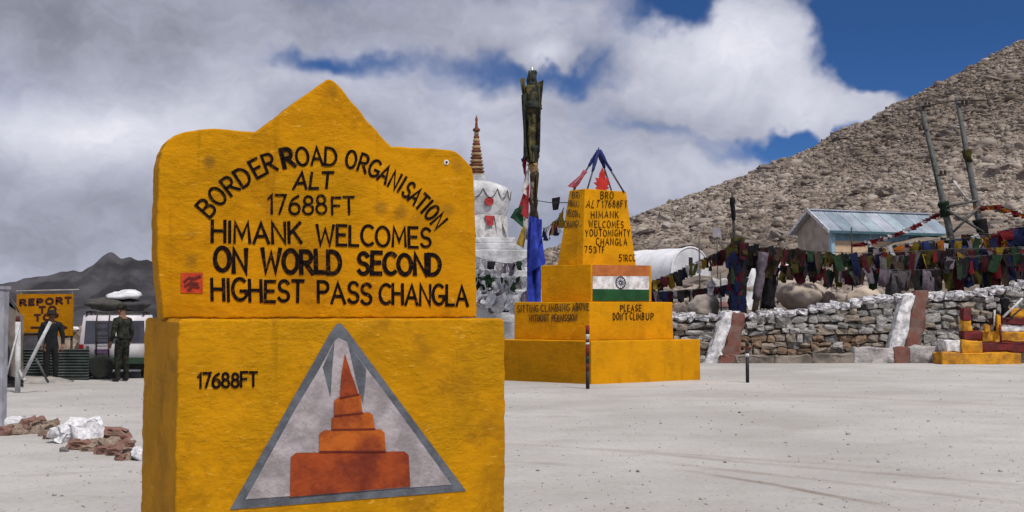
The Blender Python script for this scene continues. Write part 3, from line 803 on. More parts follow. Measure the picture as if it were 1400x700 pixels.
# national flag painted on the third tier
def fpatch(name, px, d, m, parent, lab=None):
    vs, fs = [], []; patch(r3f, px, d, vs, fs)
    o = paint_obj(name, vs, fs, m, parent, NB)
    if lab: o['label'] = lab
    return o
fl_ = fpatch('painted_flag', [(810, 411), (887, 411), (887, 363.5), (810, 362.5)], .010, M_WHITE, mon, 'painted saffron, white and green flag with a blue wheel')
fpatch('saffron_band', [(810, 377.5), (887, 377.5), (887, 363), (810, 362)], .013, mat('saffron_paint', (0.46, 0.14, 0.035), .7, .25, 4, .2), fl_)
fpatch('green_band', [(810, 411.5), (887, 411.5), (887, 396), (810, 395)], .013, mat('green_paint', (0.008, 0.075, 0.022), .7, .3, 4, .2), fl_)
cw = r3f.uv(848, 386.5); M_NAVY = mat('navy_paint', (0.02, 0.025, 0.055), .7, .2, 6, 0)
vs, fs = [], []
for r_, h_ in ((.135, .014), (.035, .012)):
    ribbon([cw + Vector((math.cos(a), math.sin(a))) * r_ for a in np.linspace(0, 2 * math.pi, 25)], h_, r3f.to3, .016, vs, fs)
for k in range(12):
    a = k * math.pi / 6; dv = Vector((math.cos(a), math.sin(a)))
    ribbon([cw + dv * .035, cw + dv * .13], .006, r3f.to3, .018, vs, fs)
paint_obj('wheel_emblem', vs, fs, M_NAVY, fl_, NB)

# tripod of blue-wrapped poles with a red flame emblem on top of the monument
def xyz(u, Y, z): p = P(u, 425, Y); return Vector((p.x, p.y, z))
apex = P(818.5, 206, 26.95)
tb = Vector((apex.x, apex.y, z4))
tri = thing('pole_tripod', tb, 'tripod of dark poles with blue cloth topping the yellow monument', 'tripod')
M_BLUEC = mat('navy_blue_cloth', (0.022, 0.032, 0.13), .9, .4, 6, .3)
M_PINKC = mat('faded_pink_cloth', (0.45, 0.10, 0.13), .9, .4, 6, .3)
M_WHITEC = mat('off_white_cloth', (0.55, 0.53, 0.53), .9, .3, 6, .3)
feet = [xyz(803, 26.75, z4), xyz(854, 27.15, z4), xyz(783, 27.05, z4), xyz(838, 27.5, z4)]
for ft in feet: tube('pole', rel([ft - Vector((0, 0, .03)), apex], tb), 0.022, M_STEEL, tri, 6)
tube('finial', rel([apex - Vector((0, 0, .06)), apex + Vector((0, 0, .08))], tb), [.04, .01], M_BLUEC, tri, 6)
def cloth_sheet(name, p00, p10, p01, p11, m, parent, base, nu=6, nv=8, amp=.05, seed=0, n=None):
    p00, p10, p01, p11 = map(Vector, (p00, p10, p01, p11))
    nn = n or (p10 - p00).cross(p01 - p00).normalized()
    vs, fs = [], []
    for j in range(nv + 1):
        for i in range(nu + 1):
            a, b = i / nu, j / nv
            p = (p00 * (1 - a) + p10 * a) * (1 - b) + (p01 * (1 - a) + p11 * a) * b
            q = Vector((a * 3.2 + seed, b * 1.6, seed * 1.7))
            vs.append(p + nn * mnoise.noise(q) * amp * (0.4 + b) + (p10 - p00) * 0.12 * mnoise.noise(q * 1.3 + Vector((4, 4, 4))) * b)
    for j in range(nv):
        for i in range(nu): k = j * (nu + 1) + i; fs.append((k, k + 1, k + nu + 2, k + nu + 1))
    return obj(name, mesh(name, rel(vs, base), fs, True), m, parent)
def wrap(name, a, b, r0, r1, m, parent, base, seed=0, n=9, k=12):
    """cloth bunched round a pole"""
    pts = [a.lerp(b, i / n) for i in range(n + 1)]
    vs, fs = tube_geo(pts, [r0 + (r1 - r0) * i / n for i in range(n + 1)], k)
    out = []
    for i, v in enumerate(vs):
        c = pts[i // k]; f = 1 + 0.42 * mnoise.noise(Vector(((i % k) * 1.9, (i // k) * 0.45, seed * 3.1))) + .34 * mnoise.noise(Vector((v.x * 6, v.y * 6, v.z * 4 + seed))) + .22 * mnoise.noise(Vector((v.x * 15, v.y * 15, v.z * 9 + seed)))
        out.append(c + (v - c) * f)
    return obj(name, mesh(name, rel(out, base), fs, True), m, parent)
for i, (k, a, b, m_) in enumerate([(0, .45, 1, M_BLUEC), (1, .5, 1, M_BLUEC), (2, .62, 1, M_BLUEC), (2, .1, .5, M_PINKC), (3, .6, 1, M_BLUEC)]):
    wrap('wrapped_cloth', feet[k].lerp(apex, a), feet[k].lerp(apex, b), .032, .05, m_, tri, tb, i)
cloth_sheet('hanging_cloth', feet[2].lerp(apex, .75), feet[2].lerp(apex, .45), feet[2].lerp(apex, .25) + Vector((-.1, 0, -.05)), feet[2].lerp(apex, .08), M_WHITEC, tri, tb, amp=.08, seed=3)
cloth_sheet('hanging_cloth', feet[2].lerp(apex, .5), feet[2].lerp(apex, .2), feet[2].lerp(apex, .0) + Vector((-.12, 0, .12)), feet[2].lerp(apex, .0) + Vector((.08, 0, .02)), M_PINKC, tri, tb, amp=.06, seed=5)
fb = xyz(824, 26.98, z4)
flm = thing('flame_emblem', fb, 'red leaf-shaped flame emblem under the tripod on the monument', 'emblem')
shape = [(-.10, 0), (.10, 0), (.20, .06), (.14, .10), (.24, .19), (.15, .20), (.19, .31), (.10, .29), (.08, .41), (0, .56), (-.08, .41), (-.10, .29), (-.19, .31), (-.15, .20), (-.24, .19), (-.14, .10), (-.20, .06)]
vs, fs = poly_plate(shape, lambda x, y: Vector((x * .85, -.04, y * .98)), Vector((0, .08, 0)))
obj('flame', mesh('flame', vs, fs), mat('red_enamel', (0.50, 0.03, 0.018), .5, .25, 6, .1), flm)

# ================================================================== stone retaining wall
def wall_top(x): return lerp_tab(x, [(3.6, 1.36), (5.3, 1.40), (8.0, 1.47), (10.3, 1.74), (11.4, 1.98), (13.7, 2.06), (15.0, 2.2), (16.2, 2.45), (19, 2.9)])
WX0, WX1 = 3.7, 19.0
wall = thing('stone_wall', (WX0, WALL_Y, 0), 'dry stone retaining wall with whitewashed top course below the prayer flags', 'wall')
cv, cf = [], []
xs = list(np.arange(WX0, WX1 + .01, 0.3))
for i, x in enumerate(xs):
    zt = wall_top(x) - .06
    for (yy, zz) in ((.10, -.1), (.10, zt), (.55, zt), (.55, -.1)): cv.append((x - WX0, yy, zz))
for i in range(len(xs) - 1):
    for k in range(4): cf.append((i * 4 + k, i * 4 + (k + 1) % 4, (i + 1) * 4 + (k + 1) % 4, (i + 1) * 4 + k))
cf += [(0, 1, 2, 3), tuple((len(xs) - 1) * 4 + k for k in (3, 2, 1, 0))]
obj('wall_core', mesh('wall_core', cv, cf), M_DARKGAP, wall)
stones = []
H0 = 0.185
zc = 0.0; row = 0
while zc < 3.0:
    h = H0 * random.uniform(.75, 1.35)
    x = WX0 + random.uniform(0, .2)
    while x < WX1:
        wd_ = random.uniform(.20, .50) * (1 if random.random() < .8 else 1.3)
        xc = x + wd_ / 2; zt = wall_top(xc) - .12
        zm = zc + h / 2
        if zm < zt:
            hh = h * random.uniform(.7, 1.25)
            f = mnoise.noise(Vector((xc * .5, zm * 1.5, 3)))
            if (zm < .85 and 6.8 < xc < 11.2 and random.random() < .75) or (zm < .6 and f > 0 and random.random() < .5): m_ = random.choice([M_BROWN, M_BROWN, M_STONE[3]])
            else: m_ = M_STONE[min(5, max(0, int(2.4 + f * 3 + random.uniform(-1.6, 2))))]
            stones.append((xc, .02 + random.uniform(-.05, .06), zm + random.uniform(-.045, .045), wd_ * 1.06, random.uniform(.26, .4), hh * 1.04, m_))
        x += wd_
    zc += h; row += 1
x = WX0
while x < WX1:                                # the whitewashed coping stones, two loose rows
    wd_ = random.uniform(.22, .45); xc = x + wd_ / 2
    stones.append((xc, .02 + random.uniform(-.04, .04), wall_top(xc) - .02, wd_ * 1.03, .42, random.uniform(.17, .26), M_WHITESTONE))
    if random.random() < .6: stones.append((xc + .1, .35, wall_top(xc) + .06, wd_ * 1.1, .36, random.uniform(.16, .26), M_WHITESTONE))
    x += wd_
vis = [s for s in stones if s[0] < 16.8]
vis.sort(key=lambda s: -s[3] * s[5])
single = set(id(s) for s in vis[:300])
rest_v, rest_f, rest_m = [], [], []
mats_used = []
for s in stones:
    me = random.choice(ROCK_ME if s[6] is M_WHITESTONE or random.random() < .35 else STONE_ME)
    rot = (random.uniform(-.15, .15), random.uniform(-.20, .20), random.uniform(-.2, .2) + (math.pi if random.random() < .5 else 0))
    if id(s) in single:
        obj('stone', with_mat(me, s[6]), None, wall, (s[0] - WX0, s[1], s[2]), rot, (s[3], s[4], s[5]))
    else:
        Mx = Matrix.LocRotScale(Vector((s[0] - WX0, s[1], s[2])), __import__('mathutils').Euler(rot), Vector((s[3], s[4], s[5])))
        b = len(rest_v)
        rest_v += [Mx @ v.co for v in me.vertices]
        if s[6] not in mats_used: mats_used.append(s[6])
        for p in me.polygons: rest_f.append(tuple(b + i for i in p.vertices)); rest_m.append(mats_used.index(s[6]))
me = mesh('small_stones', rest_v, rest_f); o = obj('small_stones', me, mats_used, wall); o['kind'] = 'stuff'
me.polygons.foreach_set('material_index', rest_m)

# painted slanting buttresses on the wall: a white and a red-brown band side by side
def buttress(px_w, px_r, label, yb):
    a = P(px_w[0][0], px_w[0][1], yb); base = Vector((a.x, yb, 0))
    r = thing('buttress', base, label, 'buttress', 'painted buttresses of the stone wall')
    for nm, px, m_, dy in (('white_band', px_w, M_WHITE, 0.0), ('red_band', px_r, M_REDPAINT, .03)):
        q = [P(u, v, yb + dy) for u, v in px]
        q[0].z = q[1].z = -.06
        pts = [q[0], q[1], q[1] + Vector((0, .5, 0)), q[0] + Vector((0, .5, 0)), q[3] + Vector((0, .1, 0)), q[2] + Vector((0, .1, 0)), q[2] + Vector((0, .5, 0)), q[3] + Vector((0, .5, 0))]
        bm = hexa(bmesh.new(), rel(pts, base), .03, 2, cuts=7, wob=.07, wsc=4.0)
        obj(nm, bm_mesh(nm, bm), m_, r)
buttress([(963, 497), (984, 497), (1003, 428), (990, 428)], [(984.5, 497), (1008, 497), (1020, 428), (1003.5, 428)], 'white and brown slanting buttress beside the yellow monument', 35.15)
buttress([(1210, 494), (1232, 494), (1253, 402), (1236, 402)], [(1232.5, 494), (1256, 494), (1272, 398), (1253.5, 398)], 'white and red-brown slanting buttress nearer the double pole', 35.15)
# low painted plinth blocks along the foot of the wall
kerb = tag(link(bpy.data.objects.new('kerb', None)), 'low plinth of painted blocks along the foot of the stone wall', None, None, 'structure'); kerb.location = (6.6, 35.0, 0)
M_KBROWN = mat('brown_cement', (0.23, 0.195, 0.165), .92, .5, 2.2, .8, dist=.06); M_KWHITE = mat('dirty_whitewash', (0.40, 0.375, 0.365), .9, .55, 2.2, .8, dist=.06)
ku = [(985, 1006, M_REDPAINT, .24), (1006, 1060, M_KBROWN, .22), (1060, 1112, M_KBROWN, .22), (1112, 1166, M_KBROWN, .28), (1166, 1222, M_KWHITE, .46), (1222, 1243, M_REDPAINT, .52), (1243, 1300, M_KWHITE, .52), (1300, 1350, M_KWHITE, .5), (1350, 1420, M_KBROWN, .5)]
for i, (u0, u1, m_, h) in enumerate(ku):
    x0, x1 = P(u0, 490, 35).x - 6.6, P(u1, 490, 35).x - 6.6
    box('kerb_block', x0 + .006, x1 - .006, -.02 - .012 * (i % 2), .38, -.06, h + random.uniform(-.02, .02), m_, kerb, .03, cuts=6, wob=.07, wsc=3.0)

# ================================================================== chorten (white stupa)
CY = 38.0
cb = Vector((P(651, 425, CY).x, CY, 0))
def cz(v): return P(651, v, CY).z
cho = thing('stupa', cb, 'whitewashed stupa with a ringed red spire behind the welcome sign', 'stupa')
M_CHO = mat('whitewash', (0.56, 0.56, 0.575), .9, .35, 2.2, .6, dist=.05)
M_RUST = mat('rust_red_rings', (0.17, 0.055, 0.032), .8, .4, 5, .3); M_GOLDR = mat('ochre_ring_edge', (0.36, 0.24, 0.12), .8, .3, 5, .3)
for i, (hw_, v0, v1) in enumerate([(2.6, 500, 440), (2.2, 440, 398), (1.95, 398, 372), (1.7, 372, 345)]):
    box('base_step', -hw_, hw_, -hw_, hw_, cz(v0) if i else -.1, cz(v1), M_CHO, cho, .04, cuts=4, wob=.04)
for i, (hw_, v0, v1) in enumerate([(1.45, 345, 336), (1.3, 336, 328)]):
    box('dome_seat', -hw_, hw_, -hw_, hw_, cz(v0), cz(v1), M_CHO, cho, .04, cuts=4, wob=.03)
obj('dome', lathe_me('dome', [(.78, cz(328)), (.86, cz(318)), (.98, cz(300)), (1.10, cz(280)), (1.15, cz(266)), (1.12, cz(261)), (.98, cz(256)), (.70, cz(251)), (.42, cz(248)), (.3, cz(247))], 40), M_CHO, cho)
M_CORD = mat('dark_cord', (0.08, 0.08, 0.085), .9, .2, 5, 0)
vs, fs = [], []
for k in range(14):                             # scalloped cord garland round the shoulder of the dome
    a0 = 2 * math.pi * k / 14; pts = []
    for j in range(9):
        a = a0 + 2 * math.pi / 14 * j / 8; f = j / 8
        pts.append(Vector((math.cos(a), math.sin(a), 0)) * (1.165 - .02 * 4 * f * (1 - f)) + Vector((0, 0, cz(262) - .30 * 4 * f * (1 - f))))
    g = tube_geo(pts, .013, 5, off=len(vs)); vs += g[0]; fs += g[1]
obj('garland', mesh('garland', vs, fs), M_CORD, cho)
def disc_on(a, z, r, m_, nm, rad):
    c = Vector((math.cos(a) * rad, math.sin(a) * rad, z)); nrm = Vector((math.cos(a), math.sin(a), .08)).normalized()
    tx = Vector((-math.sin(a), math.cos(a), 0)); tz = nrm.cross(tx)
    fr = [c + (tx * math.cos(b) + tz * math.sin(b)) * r * random.uniform(.8, 1.1) for b in np.linspace(0, 6.28, 13)[:-1]]
    bk = [p - nrm * .12 for p in fr]
    obj(nm, mesh(nm, fr + bk, [tuple(range(12))] + [((i + 1) % 12, i, 12 + i, 12 + (i + 1) % 12) for i in range(12)]), m_, cho)
M_REDROS = mat('red_rosette', (0.34, 0.03, 0.03), .8, .35, 9, .2)
disc_on(R(-66), cz(279), .16, M_REDROS, 'rosette', 1.14)
cloth_sheet('scarf', Vector((.30, -1.02, cz(298))), Vector((.62, -.90, cz(298))), Vector((.40, -1.12, cz(312))), Vector((.60, -1.06, cz(311))), M_REDROS, cho, (0, 0, 0), amp=.05, seed=2)
for k, (a, s_) in enumerate([(-78, 1), (-60, 2), (-42, 3), (-25, 4)]):
    a = R(a); cx, sx = math.cos(a), math.sin(a); tx = Vector((-sx, cx, 0)) * .24; o_ = Vector((cx, sx, 0))
    cloth_sheet('scarf', o_ * 1.02 - tx + Vector((0, 0, cz(297))), o_ * 1.02 + tx + Vector((0, 0, cz(296))), o_ * 1.22 - tx * .8 + Vector((0, 0, cz(352))), o_ * 1.22 + tx * .7 + Vector((0, 0, cz(346 + 6 * (k % 2)))), M_WHITEC, cho, (0, 0, 0), amp=.16, seed=k * 2.2)
box('harmika', -.34, .34, -.34, .34, cz(250), cz(240), M_CHO, cho, .03)
for k in range(13):
    v0 = 241 - k * 4.7; r_ = .29 - .0175 * k
    o = obj('spire_ring', lathe_me('ring', [(r_ * .8, cz(v0)), (r_, cz(v0 - .8)), (r_, cz(v0 - 2.6)), (r_ * .8, cz(v0 - 3.4)), (r_ * .72, cz(v0 - 4.7))], 18, False), M_RUST if k % 2 else M_GOLDR, cho)
obj('spire_tip', lathe_me('tip', [(.10, cz(180)), (.13, cz(177)), (.05, cz(174)), (.035, cz(166)), (.05, cz(164)), (.012, cz(158))], 12), M_RUST, cho)

# ================================================================== prayer flags
FCOL = {'blue': (0.028, 0.045, 0.14), 'white': (0.60, 0.58, 0.60), 'red': (0.17, 0.018, 0.022), 'green': (0.028, 0.058, 0.032), 'yellow': (0.27, 0.18, 0.025),
        'maroon': (0.072, 0.014, 0.02), 'dark': (0.026, 0.024, 0.027), 'olive': (0.072, 0.064, 0.018), 'orange': (0.34, 0.11, 0.02), 'lilac': (0.20, 0.165, 0.20), 'khata': (0.70, 0.70, 0.72), 'navy': (0.014, 0.019, 0.06), 'grey': (0.14, 0.125, 0.13), 'brown': (0.075, 0.05, 0.038)}
def flag_mat(k):
    nm = 'flag_cloth_' + k
    if nm in MATS: return MATS[nm]
    m = bpy.data.materials.new(nm); m.use_nodes = True; t = NT(m.node_tree)
    c = FCOL[k]
    tc = t.new('ShaderNodeTexCoord'); oi = t.new('ShaderNodeObjectInfo')
    n = t.noise(t.vec('ADD', tc.outputs['Object'], oi.outputs['Location']), 7, 4, .6)
    cc = t.mix(t.mapr(n.outputs[0], .35, .65, 0, 1), tuple(x * .6 for x in c), tuple(min(1, x * 1.15) for x in c))
    pr = t.noise(t.vec('MULTIPLY', tc.outputs['Object'], (1, 1, 4)), 16, 2, .5)            # printed lines of prayer
    cc = t.mix(t.mapr(pr.outputs[0], .55, .65, 0, 0 if k == 'khata' else .3 if k in ('white', 'lilac') else .45), cc, tuple(x * .45 for x in c))
    b = t.new('ShaderNodeBsdfPrincipled', {'Base Color': cc, 'Roughness': .9, 'Specular IOR Level': .1})
    tr = t.new('ShaderNodeBsdfTranslucent', {'Color': cc})
    mx = t.new('ShaderNodeMixShader', {0: .3, 1: b.outputs[0], 2: tr.outputs[0]})
    t.new('ShaderNodeOutputMaterial', {'Surface': mx.outputs[0]})
    MATS[nm] = m
    return m
def flag_base(seed):
    vs, fs = [], []; nu, nv = 4, 5
    for j in range(nv + 1):
        for i in range(nu + 1):
            a, b = i / nu, j / nv
            q = Vector((a * 2.4 + seed * 9, b * 1.2, seed * 5.3))
            sag = -.06 * math.sin(math.pi * a)
            nar = 1 - .28 * b * abs(mnoise.noise(Vector((seed * 2.2, 1, b)))) - .12 * b
            vs.append(((a - .5) * nar + .18 * b * mnoise.noise(Vector((seed, b * 1.3, 3))), .34 * mnoise.noise(q) * (.3 + b), -b + sag + .12 * b * mnoise.noise(Vector((a * 3, seed * 3, 2)))))
    for j in range(nv):
        for i in range(nu): k = j * (nu + 1) + i; fs.append((k, k + 1, k + nu + 2, k + nu + 1))
    return mesh('flag', vs, fs, True)
FLAG_ME = [flag_base(i + .37) for i in range(9)]
def flag_string(pts, n, size, drop, colors, label, sag=.0, group='strings of prayer flags', jit=.12, rope_r=.012, cat='prayer flags', skip=0.0, name='prayer_flag_string'):
    dense = size > .33 and drop > .7
    if dense: n = int(n * 1.8); size *= .58; drop *= .58; jit = .4
    pts = [Vector(p) for p in pts]
    base = pts[0].copy()
    root = thing(name, base, label, cat, group)
    L = [0]
    for a, b in zip(pts, pts[1:]): L.append(L[-1] + (b - a).length)
    def at_(f):
        s_ = f * L[-1]
        for i in range(len(pts) - 1):
            if s_ <= L[i + 1] or i == len(pts) - 2:
                g = (s_ - L[i]) / (L[i + 1] - L[i]); return pts[i].lerp(pts[i + 1], g) - Vector((0, 0, sag * 4 * g * (1 - g) * (L[i + 1] - L[i]))), (pts[i + 1] - pts[i])
    tube('rope', rel([at_(i / 40)[0] for i in range(41)], base), rope_r, M_CORD, root, 5)
    for i in range(n):
        if random.random() < skip: continue
        f = (i + .5) / n
        p, dv = at_(f)
        c = colors[i % len(colors)] if random.random() < .6 else random.choice(colors)
        s_ = size * random.uniform(.8, 1.2)
        obj('flag', with_mat(random.choice(FLAG_ME), flag_mat(c)), None, root, p - base + Vector((0, random.uniform(-.12, .12), random.uniform(-.10, .03) if dense else 0)),
            (random.uniform(-jit, jit), random.uniform(-jit, jit), math.atan2(dv.y, dv.x) + random.uniform(-.35, .35) + (math.pi if random.random() < .5 else 0)), (s_ * (random.uniform(.7, 1.6) if dense else 1), s_ * 1.6, drop * (random.uniform(.5, 1.35) if dense else random.uniform(.7, 1.2))))
    return root
MIXD = ['brown', 'olive', 'maroon', 'dark', 'olive', 'dark', 'grey', 'brown', 'maroon', 'dark', 'green', 'navy']
MIXB = ['navy', 'grey', 'maroon', 'olive', 'yellow', 'lilac', 'brown', 'red', 'dark', 'green', 'dark', 'maroon']
flag_string([P(1010, 330, 37.0), P(1110, 343, 37.3), P(1210, 346, 37.6)], 26, .34, 1.0, MIXD, 'dark prayer flag string from the wrapped post toward the blue hut', .01)
flag_string([P(1012, 336, 37.6), P(1100, 347, 37.9), P(1215, 352, 38.1)], 24, .36, .8, ['dark', 'lilac', 'maroon', 'olive', 'green', 'red', 'navy'], 'dark prayer flag string behind the one from the wrapped post', .01)
flag_string([P(1200, 345, 37.2), P(1300, 340, 37.2), P(1420, 336, 37.0)], 30, .36, 1.0, MIXB, 'bright mixed prayer flag string in front of the double pole', .012)
flag_string([P(1190, 338, 38.0), P(1270, 330, 38.2), P(1345, 322, 38.3), P(1430, 312, 38.2)], 30, .38, .75, ['yellow', 'lilac', 'dark', 'red', 'yellow', 'white', 'green', 'blue', 'orange'], 'yellow and lilac prayer flag string between hut and double pole', .012)
flag_string([P(1290, 352, 36.9), P(1350, 349, 36.8), P(1425, 344, 36.7)], 20, .38, .95, ['maroon', 'dark', 'lilac', 'navy', 'red', 'green', 'olive'], 'low maroon prayer flag string hanging just above the white wall coping', .01)
flag_string([P(1345, 325, 37.7), P(1380, 312, 37.6), P(1432, 306, 37.4)], 12, .46, .85, ['red', 'orange', 'navy', 'blue', 'red', 'yellow'], 'red and orange prayer flag string beside the double pole at the edge', .01)
flag_string([P(1200, 360, 37.5), P(1300, 357, 37.4)], 15, .34, .75, ['navy', 'olive', 'dark', 'maroon', 'lilac'], 'low dark prayer flag string below the yellow and lilac one', .01)
flag_string([P(1240, 333, 38.9), P(1330, 318, 38.9), P(1425, 322, 38.8)], 22, .36, .85, ['lilac', 'grey', 'maroon', 'dark', 'olive', 'white', 'brown'], 'greyish lilac prayer flag string behind the double pole foot', .012)
flag_string([P(1014, 352, 37.3), P(1100, 362, 37.5), P(1205, 366, 37.4)], 24, .36, .8, ['dark', 'brown', 'olive', 'lilac', 'maroon', 'green', 'grey'], 'lowest brownish prayer flag string drooping over the tan boulder', .02)
flag_string([P(1205, 352, 38.6), P(1300, 346, 38.4), P(1425, 332, 38.0)], 28, .36, .85, ['yellow', 'maroon', 'navy', 'grey', 'red', 'olive', 'lilac', 'dark'], 'maroon and yellow prayer flag string deep behind the others', .02)
flag_string([P(1205, 368, 37.0), P(1310, 366, 36.9), P(1425, 356, 36.8)], 26, .36, .7, ['lilac', 'dark', 'grey', 'olive', 'maroon', 'brown', 'navy'], 'lowest lilac and brown prayer flag string over the white coping', .02)
flag_string([P(1166, 334, 40.5), P(1230, 317, 40.3), P(1292, 286, 40.0)], 26, .24, .13, ['red', 'red', 'maroon', 'red', 'white'], 'red flag string slanting across the hut roof up to the pole', .015)
flag_string([P(1332, 282, 40.0), P(1365, 280, 39.8), P(1420, 300, 39.4)], 16, .24, .15, ['orange', 'red', 'maroon', 'orange'], 'orange flag string from the double pole to the edge of view', .02)
flag_string([P(1006, 332, 37.0), P(965, 352, 38.5), P(884, 388, 40.0)], 24, .30, .42, ['dark', 'navy', 'yellow', 'maroon', 'olive', 'white', 'dark', 'orange'], 'dark small flag string sloping from the wrapped post down past the white tent', .012)
flag_string([P(884, 398, 39.5), P(940, 396, 39.0), P(1000, 388, 37.5)], 24, .26, .36, ['dark', 'maroon', 'lilac', 'dark', 'navy', 'white'], 'short dark flag string hanging low above the big round boulder', .02)
flag_string([P(742, 312, 33.0), P(757, 303, 30.5), P(771, 284, 27.2)], 15, .24, .36, ['yellow', 'red', 'navy', 'white', 'green', 'maroon', 'yellow'], 'multicoloured flag string tied from the flag mast to the monument', .02)
flag_string([P(640, 372, 35.6), P(675, 380, 35.4), P(713, 378, 34.6)], 26, .46, .45, ['khata', 'khata', 'khata', 'khata', 'green', 'khata'], 'white cloth flag string in front of the stupa, upper of two', .03, jit=.6)
flag_string([P(640, 395, 35.0), P(680, 402, 34.6), P(716, 400, 34.0)], 26, .48, .55, ['khata', 'khata', 'khata', 'lilac', 'khata', 'khata', 'navy'], 'white cloth flag string in front of the stupa, lower of two', .03, jit=.6)
flag_string([P(648, 350, 36.2), P(690, 360, 35.8), P(722, 352, 34.0)], 12, .30, .34, ['white', 'lilac', 'dark', 'white', 'green'], 'short pale flag string tied between stupa base and flag mast', .03)

# ------------------------------------------------------------------ tall flag mast wrapped in faded cloth
MY = 33.0
mb = Vector((P(731, 425, MY).x, MY, 0))
mast = thing('flag_mast', mb, 'tall wooden mast wrapped in faded olive cloth with blue drape at its foot', 'flag mast')
def mp(u, v, Y=MY): return P(u, v, Y)
M_MASTW = mat('mast_wood', (0.19, 0.145, 0.11), .85, .4, 6, .4)
tube('pole', rel([Vector((mb.x, MY, -.1)), mp(729, 300), mp(727, 110)], mb), [.10, .095, .06], M_MASTW, mast, 10)
M_OLIVE = mat('faded_olive_cloth', (0.105, 0.088, 0.032), .95, .5, 5, .5, col2=(0.035, 0.032, 0.02)); M_DKCL = mat('dark_green_cloth', (0.032, 0.036, 0.03), .95, .4, 5, .5)
wrap('wrapped_cloth', mp(728, 222), mp(727.5, 118), .15, .20, M_OLIVE, mast, mb, 1, 30, 22)
wrap('wrapped_cloth', mp(728, 150), mp(727.5, 97), .25, .11, M_DKCL, mast, mb, 2, 22, 22)
wrap('wrapped_cloth', mp(729, 228), mp(728.5, 200), .13, .20, M_DKCL, mast, mb, 4, 6, 14)
wrap('wrapped_cloth', mp(730, 236), mp(729, 224), .11, .16, mat('tan_rope', (0.30, 0.20, 0.09), .9, .3, 8, .4), mast, mb, 5, 5, 12)
for k, (du, v0, v1) in enumerate([(-11, 130, 218), (-5, 140, 226), (3, 150, 222), (9, 120, 214), (12, 112, 165), (-13, 108, 160)]):
    a = mp(727.5 + du, v0, MY - .22 + .02 * k); b = mp(727.5 + du * .8, v1, MY - .2 + .02 * k)
    cloth_sheet('cloth_strip', a + Vector((-.08, 0, 0)), a + Vector((.07, .02, .06)), b + Vector((-.03, 0, 0)), b + Vector((.05, .03, .12)), M_OLIVE if k % 3 else M_DKCL, mast, mb, 5, 14, .26, k * 1.3)
wrap('wrapped_cloth', mp(729.5, 300), mp(729, 238), .12, .10, flag_mat('brown'), mast, mb, 9, 14, 12)
cloth_sheet('cloth_strip', mp(733, 232, MY - .12), mp(737, 236, MY - .1), mp(732, 292, MY - .2), mp(735, 268, MY - .15), flag_mat('olive'), mast, mb, 4, 8, .1, 9)
obj('finial', lathe_me('finial', [(.10, 0), (.11, .05), (.05, .09), (.045, .16), (.015, .24)], 12), mat('bright_finial', (0.55, 0.52, 0.45), .4, .1, 5, 0, metal=.6), mast, mp(727.5, 101) - mb)
M_BLUED = mat('bright_blue_cloth', (0.026, 0.05, 0.36), .9, .4, 4, .4)
cloth_sheet('blue_drape', mp(723, 295, MY - .2), mp(741, 300, MY - .15), mp(719, 420, MY - .45), mp(740, 420, MY - .4), M_BLUED, mast, mb, 10, 14, .30, 1.1)
cloth_sheet('blue_drape', mp(727, 297, MY - .32), mp(737, 300, MY - .28), mp(724, 372, MY - .55), mp(746, 360, MY - .5), M_BLUED, mast, mb, 8, 12, .24, 5.1)
M_RED2 = mat('red_cloth', (0.30, 0.025, 0.03), .9, .4, 5, .3); M_GRN2 = mat('dark_green_flag', (0.018, 0.06, 0.03), .9, .4, 5, .3); M_YEL2 = mat('mustard_cloth', (0.34, 0.21, 0.03), .9, .4, 5, .3)
cloth_sheet('flag', mp(722, 196), mp(716, 206), mp(718, 246), mp(714, 226), M_RED2, mast, mb, 4, 6, .1, 2)
cloth_sheet('flag', mp(719, 205), mp(715, 215), mp(716, 228), mp(712, 218), M_BLUED, mast, mb, 4, 6, .1, 8)
cloth_sheet('flag', mp(724, 226), mp(719, 235), mp(722, 270), mp(713, 262), M_WHITEC, mast, mb, 5, 7, .12, 3)
cloth_sheet('flag', mp(724, 250), mp(716, 262), mp(722, 300), mp(707, 290), M_RED2, mast, mb, 5, 7, .14, 4)
cloth_sheet('flag', mp(716, 280), mp(704, 286), mp(716, 312), mp(698, 297), M_GRN2, mast, mb, 5, 7, .12, 5)
cloth_sheet('flag', mp(724, 290), mp(717, 296), mp(722, 330), mp(712, 320), M_WHITEC, mast, mb, 5, 7, .12, 6)
cloth_sheet('flag', mp(722, 306), mp(714, 312), mp(716, 340), mp(706, 333), M_YEL2, mast, mb, 5, 7, .12, 7)
wl = [mp(733, 274), P(752, 277, 31), P(779, 277, 27.3)]
wo = thing('wire', wl[0], 'thin dark wire strung from the flag mast to the monument top', 'wire')
tube('strand', rel(wl, wl[0]), .012, M_WIRE, wo, 5)
cloth_sheet('rag', wl[1] + Vector((.05, 0, .12)), wl[1] + Vector((.28, 0, .16)), wl[1] + Vector((.08, 0, -.22)), wl[1] + Vector((.24, 0, -.18)), flag_mat('dark'), wo, wl[0], 4, 4, .1, 3)

